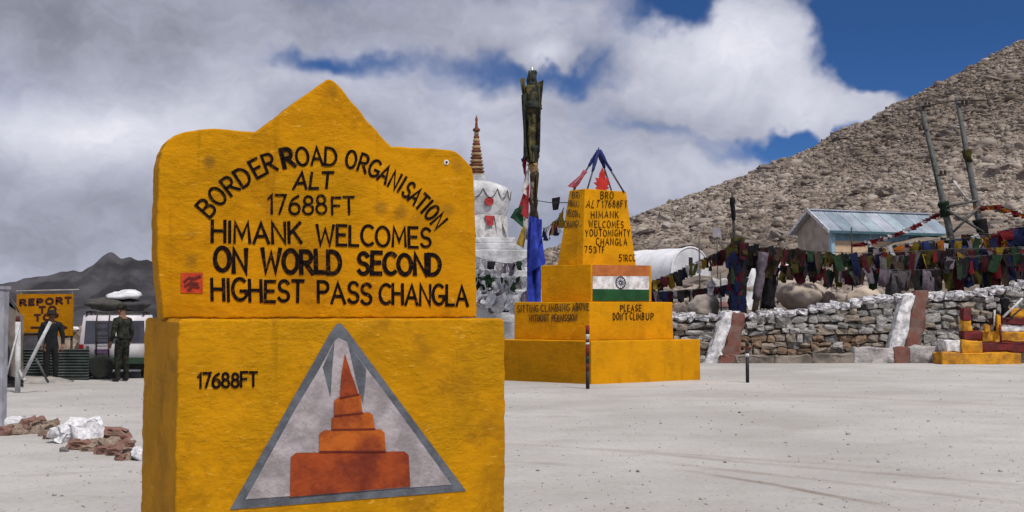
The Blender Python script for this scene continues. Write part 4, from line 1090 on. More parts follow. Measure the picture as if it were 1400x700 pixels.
# ------------------------------------------------------------------ post wrapped in flags at the wall, and slanting bundle beside it
bp_ = P(1008, 425, 36.6); bp_.z = hz(bp_.x, 36.6) - .1
wp = thing('wrapped_post', bp_, 'dark post thickly wrapped in old prayer flags at the head of the buttress', 'post')
tube('pole', rel([bp_, P(1004, 330, 36.6), P(1001, 263, 36.7)], bp_), [.07, .055, .03], M_DARKWOOD, wp, 7)
for k, (v0, v1, r0, r1, c) in enumerate([(430, 380, .28, .30, 'dark'), (385, 345, .27, .29, 'dark'), (350, 325, .31, .22, 'olive'), (300, 270, .06, .09, 'dark')]):
    wrap('wrapped_cloth', P(1009 if v0 > 310 else 1003, v0, 36.6), P(1008 if v0 > 310 else 1001, v1, 36.6), r0, r1, flag_mat(c), wp, bp_, k + 11, 9, 14)
for k in range(26):
    f = k / 26; u = 1008 + random.uniform(-10, 10); v = 328 + 78 * f
    p = P(u, v, 36.25 + random.uniform(0, .1)) - bp_
    obj('flag', with_mat(random.choice(FLAG_ME), flag_mat(random.choice(['dark', 'olive', 'navy', 'maroon', 'dark', 'green', 'red']))), None, wp, p, (random.uniform(-.2, .2), random.uniform(-.2, .2), random.uniform(-.6, .6)), (.26, .26, .55))
q0 = P(1030, 428, 37.0); q0.z = hz(q0.x, 37) - .1
sb_ = thing('slanting_post', q0, 'grey slanting post leaning right of the wrapped post', 'post')
tube('pole', rel([q0, P(1044, 345, 37.0)], q0), [.11, .08], M_MASTW, sb_, 8)
wrap('wrapped_cloth', P(1034, 410, 36.95), P(1044, 345, 36.95), .13, .17, flag_mat('lilac'), sb_, q0, 21, 8, 12)
q1 = P(1050, 428, 37.6); q1.z = hz(q1.x, 37.6) - .1
sb2 = thing('draped_post', q1, 'short post draped with black cloth beside the pale boulder', 'post')
tube('pole', rel([q1, P(1051, 368, 37.6)], q1), .06, M_DARKWOOD, sb2, 7)
wrap('wrapped_cloth', P(1050, 422, 37.6), P(1052, 368, 37.6), .26, .18, flag_mat('dark'), sb2, q1, 25, 8, 12)
for (u, vt, vb, Y, lab) in [(957, 322, 405, 41, 'thin grey stake standing in front of the white tent'), (986, 372, 408, 39, 'short thin grey stake near the white bundle'), (1165, 311, 362, 41, 'thin dark stake standing before the hut wall')]:
    b_ = P(u, vb, Y); b_.z = hz(b_.x, Y) - .1
    s_ = thing('stake', b_, lab, 'stake'); tube('pole', rel([b_, P(u - 1, vt, Y)], b_), .03, M_STEEL if u < 1100 else M_DARKWOOD, s_, 6)
tg = P(980, 318, 41)
b_ = P(982, 405, 41); b_.z = hz(b_.x, 41) - .1
nb_ = thing('notice_board', b_, 'little pale notice board on a thin post against the hillside', 'board')
tube('pole', rel([b_, P(980, 312, 41)], b_), .025, M_STEEL, nb_, 6)
bm = hexa(bmesh.new(), rel([P(975, 324, 40.95), P(986, 324, 40.95), P(986, 324, 41.0), P(975, 324, 41.0), P(974, 312, 40.95), P(985, 311, 40.95), P(985, 311, 41.0), P(974, 312, 41.0)], b_))
obj('panel', bm_mesh('panel', bm), mat('pale_lilac_board', (0.36, 0.34, 0.38), .7, .2, 4, 0), nb_)

# ------------------------------------------------------------------ double power pole
def hpole():
    Y = 40.0
    b0 = P(1311, 375, Y); b0.z = hz(b0.x, Y) - .15
    r = thing('double_power_pole', b0, 'leaning double timber power pole with cross braces on the terrace', 'power pole')
    pl_ = [P(1314, 385, Y), P(1297, 310, Y), P(1258, 140, Y)]; pr_ = [P(1353, 385, Y), P(1340, 310, Y), P(1308, 133, Y)]
    pl_[0].z = pr_[0].z = b0.z
    tube('pole', rel(pl_, b0), [.13, .12, .075], M_STEEL, r, 10); tube('pole', rel(pr_, b0), [.13, .12, .075], M_STEEL, r, 10)
    def pt(pts, v):
        a, b = pts[1], pts[2]; va, vb = 310, (140 if pts is pl_ else 133)
        return a.lerp(b, (v - va) / (vb - va))
    fr = Vector((0, -.14, 0))
    for k, (a, b, rr) in enumerate([((pl_, 283), (pr_, 275), .05), ((pl_, 288), (pr_, 318), .045), ((pl_, 318), (pr_, 283), .045)]):
        tube('brace', rel([pt(*a) + fr * (1 + .5 * k), pt(*b) + fr * (1 + .5 * k)], b0), rr, M_STEEL, r, 6)
    tube('crossarm', rel([P(1240, 152, Y) + fr, pt(pl_, 146) + fr, pt(pr_, 138) + fr, P(1345, 138, Y) + fr], b0), .03, M_DARKWOOD, r, 6)
    for pts, v in ((pl_, 147), (pl_, 178), (pr_, 145), (pl_, 240)):
        c = pt(pts, v); o_ = -1 if v in (178,) else 1
        tube('bracket', rel([c + fr * .6, c + fr * .6 + Vector((.30 * o_, 0, .02))], b0), .035, M_DARKWOOD, r, 6)
        for dx in (.12, .26):
            obj('insulator', lathe_me('insulator', [(.03, 0), (.055, .03), (.04, .06), (.06, .09), (.03, .14)], 10), M_DARKWOOD, r, c + fr * .6 + Vector((dx * o_, 0, .04)) - b0)
    tube('conduit', rel([pt(pl_, 150) + Vector((-.1, -.12, 0)), pt(pl_, 260) + Vector((-.13, -.14, 0))], b0), .02, M_WIRE, r, 5)
    tube('conduit', rel([pt(pr_, 150) + Vector((-.1, -.12, 0)), pt(pr_, 235) + Vector((-.14, -.14, 0))], b0), .02, M_WIRE, r, 5)
    tube('white_rod', rel([P(1299, 248, Y) + fr * 2, P(1321, 275, Y) + fr * 1.2], b0), .03, M_WHITE, r, 6)
    wrap('wrapped_cloth', pt(pr_, 222), pt(pr_, 205), .13, .15, flag_mat('olive'), r, b0, 31, 5, 10)
    wrap('wrapped_cloth', pt(pl_, 296), pt(pl_, 276), .17, .2, flag_mat('green'), r, b0, 33, 5, 10)
    wrap('wrapped_cloth', pt(pr_, 322), pt(pr_, 300), .18, .22, flag_mat('dark'), r, b0, 35, 5, 10)
hpole()

# ------------------------------------------------------------------ blue hut
def hut():
    yaw = R(20); ex = Vector((math.cos(yaw), math.sin(yaw), 0)); ey = Vector((-math.sin(yaw), math.cos(yaw), 0))
    C = P(1137, 345, 58.0); eave = P(1137, 312, 58).z; ridge = P(1122, 289, 59.4).z; zb = C.z - 1.4
    C.z = zb; L, W = 7.0, 3.0
    r = thing('hut', C, 'small hut with blue and cream walls under a corrugated metal roof', 'hut', rz=yaw)
    e, g = eave - zb, ridge - zb
    M_CREAM = mat('cream_wall', (0.55, 0.40, 0.27), .85, .2, 2, .3); M_BLUEW = mat('light_blue_wall', (0.17, 0.31, 0.40), .8, .25, 2, .3); M_GABLE = mat('grey_beige_sheet', (0.42, 0.365, 0.30), .85, .25, 2, .3)
    M_PALEB = mat('pale_blue_trim', (0.33, 0.50, 0.62), .7, .2, 3, .1)
    band = e - 0.62
    box('lower_wall', .08, L, 0, .16, 0, band, M_CREAM, r, .01)
    box('upper_wall', .08, L, -.02, .16, band + .002, e, M_BLUEW, r, .01)
    box('back_wall', .08, L, W - .16, W, 0, e, M_BLUEW, r, .01)
    for nm, x0, x1 in (('gable_wall', 0, .14), ('gable_wall', L - .14, L + .02)):
        pts = [(.02, 0), (W - .02, 0), (W - .02, e), (W / 2, g - .05), (.02, e)]
        v_, f_ = poly_plate(pts, lambda a, b: Vector((x0, a, b)), Vector((x1 - x0, 0, 0)))
        obj(nm, mesh(nm, v_, f_), M_GABLE, r)
    box('corner_post', -.06, .16, -.08, .14, 0, e, M_PALEB, r, .01)
    for xx in (2.3, 4.6): box('wall_post', xx, xx + .1, -.06, .02, 0, e, M_PALEB, r, .008)
    for xx in (3.1, 5.3):
        wn = box('window', xx, xx + .9, -.05, .01, .95, 1.75, mat('hut_window_glass', (0.06, 0.07, 0.08), .2, .2, 3, 0), r, .008)
        box('frame', xx - .06, xx + .96, -.04, .0, .88, .95, M_PALEB, wn, .005)
    box('gable_base_trim', -.05, -.002, .1, W - .1, e - 1.3, e - 1.18, M_CREAM, r, .005)
    sheetm = [mat('roof_sheet_%d' % i, c, .45, .2, 1.2, .05, metal=.5) for i, c in enumerate([(0.42, 0.47, 0.53), (0.55, 0.58, 0.65), (0.34, 0.41, 0.47), (0.44, 0.53, 0.57)])]
    ns = 9
    for side in (0, 1):
        for k in range(ns):
            x0 = -.35 + (L + .7) * k / ns; x1 = -.35 + (L + .7) * (k + 1) / ns + .03
            v_, f_ = [], []; n = 24
            for i in range(n + 1):
                x = x0 + (x1 - x0) * i / n; zz = .022 * math.sin(i / n * 2 * math.pi * 6) + .004 * (k % 2)
                ya, yb = (-.3, W / 2) if side == 0 else (W + .3, W / 2)
                sl_ = (g - e) / (W / 2)
                for (yy, z_) in ((ya, e - .3 * sl_ + .06 + zz), (yb, g + .06 + zz)): v_ += [(x, yy, z_), (x, yy, z_ - .012)]
            for i in range(n):
                a = i * 4; b = a + 4
                f_ += [(a, b, b + 2, a + 2), (a + 1, a + 3, b + 3, b + 1), (a, a + 1, b + 1, b), (a + 2, b + 2, b + 3, a + 3)]
            obj('roof_sheet', mesh('roof_sheet', v_, f_), sheetm[(k * 2 + side + (k // 3)) % 4], r)
    box('ridge_cap', -.4, L + .4, W / 2 - .14, W / 2 + .14, g + .06, g + .12, sheetm[1], r, .02)
    sl_ = (g - e) / (W / 2)
    for side in (0, 1):
        y0 = -.34 if side == 0 else W + .34
        v_, f_ = poly_plate([(y0, e - .34 * sl_ - .06), (W / 2, g - .04), (W / 2, g + .14), (y0, e - .34 * sl_ + .13)], lambda a, b: Vector((-.42, a, b)), Vector((.06, 0, 0)))
        obj('barge_board', mesh('barge_board', v_, f_), M_WHITE, r)
    box('gutter', -.36, L + .36, -.38, -.30, e - .3 * sl_ - .08, e - .3 * sl_ + .05, mat('teal_gutter', (0.06, 0.13, 0.16), .6, .2, 3, 0), r, .01)
hut()

# ------------------------------------------------------------------ white barrel tent
def tent():
    Y = 60.0
    c = P(944, 378, Y); zt = P(944, 338, Y).z; r_ = (P(976, 378, Y).x - P(912, 378, Y).x) / 2
    zb = hz(c.x, Y) - .6; yaw = R(38)
    root = thing('barrel_tent', Vector((c.x, Y, zb)), 'white barrel-roofed tent on the slope behind the monument', 'tent', rz=yaw)
    M_TENT = mat('white_tent_canvas', (0.78, 0.78, 0.80), .8, .15, 1.5, .3, dist=.05); M_TENT2 = mat('grey_white_canvas', (0.66, 0.67, 0.71), .8, .18, 1.5, .3)
    hh = zt - zb; rr = r_ * 1.18; wall_h = hh - rr * .92
    prof = [(-rr, 0), (-rr, wall_h)] + [(-rr * math.cos(a), wall_h + rr * .92 * math.sin(a)) for a in np.linspace(0, math.pi, 17)[1:-1]] + [(rr, wall_h), (rr, 0)]
    Ln = 6.5; vs, fs = [], []
    for j in range(9):
        y = Ln * j / 8; s_ = 1 - .018 * (j % 2)
        vs += [Vector((x * s_, y, z * s_ if z > 0 else 0)) for x, z in prof]
    n = len(prof)
    for j in range(8):
        for i in range(n - 1): fs.append((j * n + i, j * n + i + 1, (j + 1) * n + i + 1, (j + 1) * n + i))
    obj('canvas', mesh('canvas', vs, fs, True), M_TENT, root)
    v_, f_ = poly_plate(prof, lambda a, b: Vector((a, -.03, b)), Vector((0, .06, 0))); obj('end_wall', mesh('end_wall', v_, f_), M_TENT2, root)
    v_, f_ = poly_plate(prof, lambda a, b: Vector((a, Ln - .03, b)), Vector((0, .06, 0))); obj('end_wall', mesh('end_wall', v_, f_), M_TENT2, root)
    tube('rim', [Vector((x, -.03, z)) for x, z in prof], .05, M_TENT, root, 6)
    box('window', -.16, .12, -.06, -.035, wall_h + rr * .15, wall_h + rr * .55, mat('dark_opening', (0.02, 0.022, 0.03), .8, .1, 3, 0), root, .01)
tent()

# ------------------------------------------------------------------ big pale boulders and bundles on the terrace
def big_rock(u, vt, vb, wpx, Y, label, m_, seed, squash=1.0):
    c = P(u, vb, Y); zt = P(u, vt, Y).z; zb = hz(c.x, Y) - .25
    wd_ = wpx / F * Y
    bm = bmesh.new(); bmesh.ops.create_icosphere(bm, subdivisions=4, radius=.5)
    for v in bm.verts:
        q = v.co * 1.6 + Vector((seed, seed * 2, 0)); v.co *= 1 + .30 * mnoise.noise(q) + .10 * mnoise.noise(q * 2.7) + .05 * mnoise.noise(q * 6)
        v.co.z += .5
        v.co.x *= 1.15 - .25 * v.co.z
    me = bm_mesh('boulder', bm, True)
    o = obj('boulder', me, m_, None, (c.x, Y, zb), (0, 0, seed), (wd_ * .92, wd_ * .8, (zt - zb) * squash)); return tag(o, label, 'boulder')
M_PALEROCK = mat('pale_tan_boulder', (0.42, 0.35, 0.29), .92, .35, 1.4, .7, dist=.08); M_PALEROCK2 = mat('pale_grey_boulder', (0.33, 0.285, 0.25), .92, .4, 1.4, .7, dist=.08)
big_rock(1096, 381, 425, 84, 39.0, 'big pale tan boulder behind the wall, under the dark prayer flags', M_PALEROCK, 1.3)
big_rock(1182, 392, 412, 52, 40.0, 'low pale cream boulder behind the wall near the second buttress', mat('cream_boulder', (0.50, 0.41, 0.33), .92, .3, 1.4, .6), 3.1)
big_rock(960, 404, 436, 56, 37.6, 'round grey-tan boulder on the terrace beside the monument', M_PALEROCK2, 4.7)
big_rock(929, 414, 434, 26, 37.3, 'small dark boulder against the round one beside the monument', M_BOULDER[1], 6.2)
big_rock(1134, 398, 422, 26, 38.2, 'small brown boulder between the two pale ones behind the wall', M_BOULDER[3], 8.2)
big_rock(1236, 386, 405, 40, 40.5, 'tan boulder behind the wall above the second buttress', M_PALEROCK, 9.4)
# white cloth bundle and washing on the terrace
def bundle(u, vt, vb, wpx, Y, label, m_, cat, seed, name):
    c = P(u, vb, Y); zb = hz(c.x, Y) - .05; h = P(u, vt, Y).z - zb; wd_ = wpx / F * Y
    r = thing(name, Vector((c.x, Y, zb)), label, cat)
    bm = hexa(bmesh.new(), box_pts(-wd_ / 2, wd_ / 2, -wd_ * .35, wd_ * .35, 0, h), .10, 3, cuts=6, wob=.16, wsc=2.0)
    obj('cover', bm_mesh('cover', bm, True), m_, r)
    return r, wd_, h
r_, a, h = bundle(984, 381, 408, 30, 39.5, 'white sheeted crate with pink edging on the terrace below the tent', M_WHITEC, 'crate', 1, 'covered_crate')
box('band', -a * .58, a * .58, -a * .47, a * .47, h * .30, h * .42, mat('pink_band', (0.42, 0.22, 0.22), .8, .2, 5, 0), r_, .03)
box('band', -a * .56, a * .56, -a * .46, a * .46, h * .62, h * .72, mat('lilac_band', (0.20, 0.17, 0.26), .8, .2, 5, 0), r_, .03)
M_CLOTHW = mat('clean_white_cloth', (0.68, 0.68, 0.70), .9, .2, 4, .3)
for k, (u, vt, vb, wpx, Y, lab) in enumerate([(1031, 366, 392, 26, 43, 'white sheet hung behind the wrapped post'), (1030, 398, 424, 20, 42, 'lower white cloth heaped behind the wrapped post'), (1078, 358, 374, 30, 46, 'white cloth spread under the dark flags above the tan boulder')]):
    b_ = P(u, vb, Y); b_.z = hz(b_.x, Y)
    r = thing('white_cloth', b_, lab, 'cloth')
    cloth_sheet('sheet', P(u - wpx / 2, vt, Y), P(u + wpx / 2, vt + 3, Y + .2), P(u - wpx / 2 + 3, vb, Y - .2), P(u + wpx / 2 - 2, vb - 2, Y), M_CLOTHW, r, b_, 8, 6, .25, k)
    for du in (-wpx / 2, wpx / 2):
        tube('prop', rel([Vector((P(u + du, vb, Y + .1).x, Y + .1, b_.z - .2)), P(u + du, vt, Y + .1)], b_), .025, M_DARKWOOD, r, 5)

# ================================================================== painted shrine base at the right edge
def shrine():
    Y = 34.2
    b0 = Vector((P(1343, 490, Y).x, Y, 0))
    r = thing('painted_shrine', b0, 'low stepped shrine painted yellow and maroon in front of the stone wall', 'shrine')
    def X(u): return P(u, 490, Y).x - b0.x
    def Z(v): return P(1340, v, Y).z
    def bx(nm, u0, u1, v0, v1, y0, y1, m_, **k): return box(nm, X(u0), X(u1), y0, y1, max(-.06, Z(v0)), Z(v1), m_, r, .03, cuts=5, wob=.06, wsc=2.6)
    bx('base_slab', 1288, 1396, 500, 482.5, 0, 1.2, M_YELLOW2)
    bx('white_block', 1296, 1317, 482, 466, .15, .9, M_WHITE)
    bx('yellow_block', 1317.5, 1346, 482, 465.5, .08, .95, M_YELLOW2)
    bx('maroon_step', 1346.5, 1412, 482, 468, .12, 1.0, M_MAROON)
    bx('yellow_step', 1350, 1412, 467.5, 454, .3, 1.1, M_YELLOW2)
    bx('white_step', 1376, 1412, 453.5, 444, .4, 1.1, M_WHITE)
    bx('maroon_upper_step', 1372, 1412, 443.5, 435, .36, 1.1, M_MAROON)
    bx('yellow_cap', 1393, 1412, 434.5, 421, .5, 1.0, M_YELLOW2)
    bx('maroon_footing', 1325, 1349, 465, 453, .3, .75, M_MAROON)
    for nm, v0, v1, m_ in (('post_yellow', 452.5, 438, M_YELLOW2), ('post_maroon', 437.5, 422, M_MAROON)): bx(nm, 1326, 1338, v0, v1, .4, .68, m_)
    for (u0, u1, v0, v1, m_) in ((1351, 1359, 453.5, 444, M_YELLOW2), (1368, 1373, 453.5, 430, M_YELLOW2)): bx('baluster', u0, u1, v0, v1, .2, .32, m_)
    tube('maroon_rod', [Vector((X(1371.5), .12, Z(470))), Vector((X(1370.5), .12, Z(444)))], .035, M_MAROON, r, 8)
    tube('white_rail', [Vector((X(1378), .3, Z(434))), Vector((X(1404), .2, Z(408)))], .035, M_WHITE, r, 8)
    tube('white_rail', [Vector((X(1366), .3, Z(446))), Vector((X(1367), .3, Z(424)))], .03, M_WHITE, r, 8)
    tube('dark_rail', [Vector((X(1384), .35, Z(440))), Vector((X(1408), .3, Z(418)))], .03, M_DARKWOOD, r, 8)
    for (u, v0, v1, rr, lab) in ((1362, 452, 425, .10, 'dark cloth-wrapped stick standing on the painted shrine'), (1373, 440, 408, .13, 'taller dark cloth-wrapped stick on the painted shrine near the white rail')):
        bb = P(u, v0, Y + .6)
        s_ = thing('wrapped_stick', bb, lab, 'stick')
        tube('stick', rel([bb, P(u + 1, v1 - 6, Y + .6)], bb), .02, M_DARKWOOD, s_, 5)
        wrap('wrapped_cloth', bb, P(u + 1, v1, Y + .6), rr * .8, rr, flag_mat('dark'), s_, bb, u, 6, 10)
shrine()

# ================================================================== banded marker posts on the lot
def marker(u, vt, vb, label, bands):
    g = G(u, vb); r = thing('marker_post', Vector((g.x, g.y, gz(g.x, g.y))), label, 'marker post', 'banded marker posts')
    H = P(u, vt, g.y).z
    z = -.03
    for (f, m_) in bands:
        z1_ = H * f
        obj('band', lathe_me('band', [(.040, z), (.040, z1_)], 12), m_, r); z = z1_ + .001
M_BLK = mat('black_enamel', (0.022, 0.02, 0.024), .6, .3, 9, .1)
marker(803.5, 444, 531, 'black marker post with maroon and white bands in front of the monument', [(.28, M_BLK), (.40, M_MAROON), (.52, M_BLK), (.70, M_MAROON), (.73, M_WHITE), (.78, M_MAROON), (.86, M_WHITE), (1.0, M_MAROON)])
marker(1022, 466, 523, 'short black marker post standing alone before the stone wall', [(.62, M_BLK), (.70, M_WHITE), (.78, M_BLK), (.86, M_MAROON), (1.0, M_BLK)])

# ================================================================== row of red and white stones, left
M_REDST = mat('red_brown_painted_stone', (0.20, 0.085, 0.066), .9, .45, 5, .6, col2=(0.22, 0.155, 0.12)); M_TANST = mat('tan_stone', (0.30, 0.225, 0.175), .9, .4, 7, .5); M_WST = mat('white_painted_stone', (0.72, 0.71, 0.73), .85, .25, 7, .5)
row_ = [(4, 595, 18, 12, 'r'), (20, 594, 18, 12, 't'), (30, 592, 12, 9, 'r'), (38, 586, 16, 14, 'r'), (46, 592, 18, 14, 't'), (52, 584, 16, 12, 'r'), (60, 596, 16, 14, 't'), (66, 590, 14, 14, 't'), (72, 584, 12, 9, 'r'),
        (64, 600, 10, 8, 'r'), (128, 602, 18, 12, 'r'), (146, 601, 42, 13, 'r'), (134, 612, 20, 10, 't'), (108, 616, 22, 10, 'r'), (120, 618, 14, 8, 't'), (150, 614, 24, 12, 't'), (142, 622, 16, 10, 'r'), (158, 624, 18, 13, 'r'),
        (170, 617, 16, 14, 'r'), (172, 629, 18, 14, 't'), (164, 630, 12, 9, 'r'), (86, 619, 8, 6, 'd'), (178, 612, 10, 8, 't'), (100, 611, 12, 8, 'r')]
ORD = ['leftmost', 'second', 'third', 'fourth', 'fifth', 'sixth', 'seventh', 'eighth', 'ninth', 'tenth', 'eleventh', 'twelfth', 'thirteenth', 'rightmost']
def ordinal(u, vb, k):
    us = sorted((a, b) for a, b, _, _, kk in row_ if kk == k); i = us.index((u, vb))
    return 'rightmost' if i == len(us) - 1 else ORD[i]
for (u, vb, wpx, hpx, k) in row_:
    g = G(u, vb); sc = g.y / F
    o = obj('edging_stone', with_mat(random.choice(FINE_ROCK), {'r': M_REDST, 't': M_TANST, 'd': M_STONE[4]}[k]), None, None, (g.x, g.y + wpx * sc * .35, gz(g.x, g.y) + hpx * sc * .42),
            (random.uniform(-.25, .25), random.uniform(-.15, .15), random.uniform(-.5, .5)), (wpx * sc * 1.25, wpx * sc * 1.0, hpx * sc * 1.3))
    on = ordinal(u, vb, k) + (' from the left' if 'most' not in ordinal(u, vb, k) else '')
    tag(o, {'r': 'red-brown painted edging stone, ' + on + ' of the red-brown ones in the row', 't': 'bare tan edging stone, ' + on + ' of the tan ones in the row', 'd': 'single small dark pebble lying loose in front of the edging row'}[k], 'stone', 'edging row of stones')
for (u, vb, wpx, hpx, lab, sd) in [(12, 583, 26, 12, 'flat white painted slab at the far end of the edging row', 2), (86, 606, 36, 24, 'lumpy white painted stone, the smaller of the central pair in the edging row', 3), (112, 607, 40, 31, 'largest white painted stone in the middle of the edging row', 5), (184, 631, 18, 18, 'small white stone of the edging row next to the yellow block', 6)]:
    g = G(u, vb); sc = g.y / F
    me = with_mat((STONE_ME if sd == 2 else FINE_ROCK)[sd], M_WST)
    tag(obj('edging_stone', me, None, None, (g.x, g.y + .12, gz(g.x, g.y) + hpx * sc * (.42 if sd != 2 else .5)), (.1, -.1, .4 * sd if sd != 2 else 0), (wpx * sc * 1.15, wpx * sc * .9, hpx * sc * 1.15)), lab, 'stone', 'edging row of stones')

# ================================================================== checkpoint at the left
def checkpoint():
    # near pale post at the frame edge
    g = G(-3, 583); p = thing('concrete_post', Vector((g.x, g.y, 0)), 'pale grey square post at the extreme left edge', 'post')
    h = P(0, 396, g.y).z
    M_CPOST = mat('pale_lilac_concrete', (0.33, 0.33, 0.37), .85, .25, 5, .3)
    box('shaft', -.085, .085, -.085, .085, -.05, h, M_CPOST, p, .015, cuts=2, wob=.01); box('cap', -.10, .10, -.10, .10, h + .002, h + .05, M_CPOST, p, .015)
    # canvas shelter
    Y = 24.0
    g = Vector((P(9, 515, Y).x, Y, 0))
    s_ = thing('canvas_shelter', g, 'brown canvas shelter with a curved hood at the left edge behind the posts', 'tent', rz=R(24))
    M_CANV = mat('brown_canvas', (0.16, 0.135, 0.115), .95, .35, 4, .5); M_CANVD = mat('dark_interior_canvas', (0.03, 0.028, 0.03), .95, .3, 4, .3)  # near-black back panel and inner sheet stand for the shelter's dark interior
    prof = [(-.95, 0), (-.95, 1.1)] + [(-.95 + .63 * (1 - math.cos(a)), 1.1 + .92 * math.sin(a)) for a in np.linspace(0, math.pi, 12)[1:]] + [(.33, 0)]
    prof = [(x, max(0, z)) for x, z in prof]
    vs, fs = [], []; n = len(prof)
    for j in range(6):
        for (x, z) in prof: vs.append(Vector((x + .05 * mnoise.noise(Vector((x * 3, j, z * 2))), j * .4 - .2, z + .04 * mnoise.noise(Vector((x * 2, j * 1.3, 4))))))
    for j in range(5):
        for i in range(n - 1): fs.append((j * n + i, j * n + i + 1, (j + 1) * n + i + 1, (j + 1) * n + i))
    obj('hood', mesh('hood', vs, fs, True), M_CANV, s_)
    v_, f_ = poly_plate(prof, lambda a, b: Vector((a * .97, 1.6, b * .97)), Vector((0, .05, 0))); obj('back_panel', mesh('back_panel', v_, f_), M_CANVD, s_)
    cloth_sheet('drape', Vector((-.05, -.25, 1.75)), Vector((.30, -.25, 1.5)), Vector((.05, -.3, .25)), Vector((.33, -.3, .15)), M_CANV, s_, (0, 0, 0), 6, 10, .12, 2)
    cloth_sheet('drape', Vector((-.4, -.22, 2.0)), Vector((.0, -.24, 1.85)), Vector((-.25, -.26, .9)), Vector((.06, -.28, .2)), M_CANVD, s_, (0, 0, 0), 6, 10, .12, 7)
    # REPORT sign
    Y = 27.0
    g = Vector((P(62, 520, Y).x, Y, gz(P(62, 520, Y).x, Y)))
    r = thing('notice_sign', g, 'yellow notice board reading REPORT TO TCP on two posts', 'sign')
    def X(u): return P(u, 430, Y).x - g.x
    def Z(v): return P(62, v, Y).z - g.z
    box('board', X(23), X(100), -.03, .03, Z(459), Z(402), yellow_mat('yellow_board_paint', (0.50, 0.20, 0.004), (0.36, 0.15, 0.004), (), 1.0, .5), r, .008)
    for u in (27, 97): tube('post', [Vector((X(u), .07, -.15)), Vector((X(u), .07, Z(398)))], .03, M_STEEL, r, 8)
    tube('top_rail', [Vector((X(20), .06, Z(398))), Vector((X(106), .06, Z(396)))], .02, mat('pale_rail', (0.35, 0.33, 0.33), .7, .2, 5, 0), r, 6)
    tube('bottom_rail', [Vector((X(25), -.04, Z(457))), Vector((X(57), -.04, Z(456)))], .028, M_BLK, r, 6)
    pl = Plane(g + Vector((0, -.03, 0)), Vector((1, 0, 0)), Vector((0, 0, 1)), Vector((0, -1, 0)))
    M_RT = mat('dark_red_lettering', (0.055, 0.012, 0.010), .7, .3, 6, 0)
    for s_, bl, br, tl in (('REPORT', (28, 417.5), (97, 414), (28, 410)), ('TO', (54, 428), (76, 427), (54, 420)), ('TCP', (48, 438), (79, 437), (48, 430.5)), ('-', (43, 450), (60, 450), (43, 445))):
        vs, fs = [], []; text_line(pl, s_, bl, br, tl, .026, .006, vs, fs, gap=.4); paint_obj('lettering', vs, fs, M_RT, r, g)
    vs, fs = [], []
    ribbon([pl.uv(74, 449), pl.uv(90, 448)], .028, pl.to3, .006, vs, fs); ribbon([pl.uv(82, 443), pl.uv(90, 448), pl.uv(83, 452)], .024, pl.to3, .007, vs, fs)
    paint_obj('arrow', vs, fs, M_RT, r, g)
    # corrugated sheet fence
    Y = 26.4
    g = Vector((P(75, 520, Y).x, Y, gz(P(75, 520, Y).x, Y)))
    f = thing('corrugated_fence', g, 'low dark green corrugated sheet fence below the notice board', 'fence')
    Mc = [mat('green_grey_sheet_%d' % i, c, .6, .35, 3, .2, metal=.2) for i, c in enumerate([(0.075, 0.095, 0.088), (0.10, 0.115, 0.11)])]
    us = [22, 55, 88, 120]
    for k in range(3):
        x0, x1 = P(us[k], 500, Y).x - g.x, P(us[k + 1], 500, Y).x - g.x + .03; n = 66
        h = P(75, 476, Y).z - g.z
        v_, f_ = [], []
        for i in range(n + 1):
            z = h * i / n - .02; yy = .024 * math.sin(i / n * 2 * math.pi * 11) - .012 * (k % 2)
            v_ += [(x0, yy, z), (x1, yy, z), (x0, yy + .005, z), (x1, yy + .005, z)]
        for i in range(n):
            a = i * 4; b = a + 4; f_ += [(a, a + 1, b + 1, b), (a + 3, a + 2, b + 2, b + 3)]
        obj('sheet', mesh('sheet', v_, f_), Mc[k % 2], f)
    for u in (24, 71, 118): tube('post', [Vector((P(u, 500, Y).x - g.x, .06, -.1)), Vector((P(u, 500, Y).x - g.x, .06, h + .05))], .03, M_DARKWOOD, f, 6)
    # white barrier posts and boom
    Y = 22.5
    g0 = Vector((P(24.5, 526, Y).x, Y, gz(P(24.5, 526, Y).x, Y)))
    b = thing('barrier', g0, 'white barrier post with a slanting white boom arm', 'barrier')
    M_WP = mat('chalky_white_paint', (0.52, 0.52, 0.52), .8, .25, 6, .2)
    tube('post', rel([g0 - Vector((0, 0, .1)), P(24.5, 440, Y)], g0), .055, M_WP, b, 8)
    tube('post_tip', rel([P(24.5, 439.8, Y), P(24.5, 432, Y)], g0), [.05, .035], M_MAROON, b, 8)
    tube('boom', rel([P(32, 513, Y - .2), P(69, 440, Y - .2)], g0), .036, M_WP, b, 8)
    tube('stay', rel([P(27, 442, Y - .05), P(9, 512, Y - .3)], g0), .018, M_WP, b, 6)
    tube('stay', rel([P(49, 490, Y - .12), P(66, 523, Y + .1)], g0), .022, M_STEEL, b, 6)
    tube('foot_strut', rel([P(25, 505, Y), P(34, 520, Y - .2)], g0), .03, M_WP, b, 6)
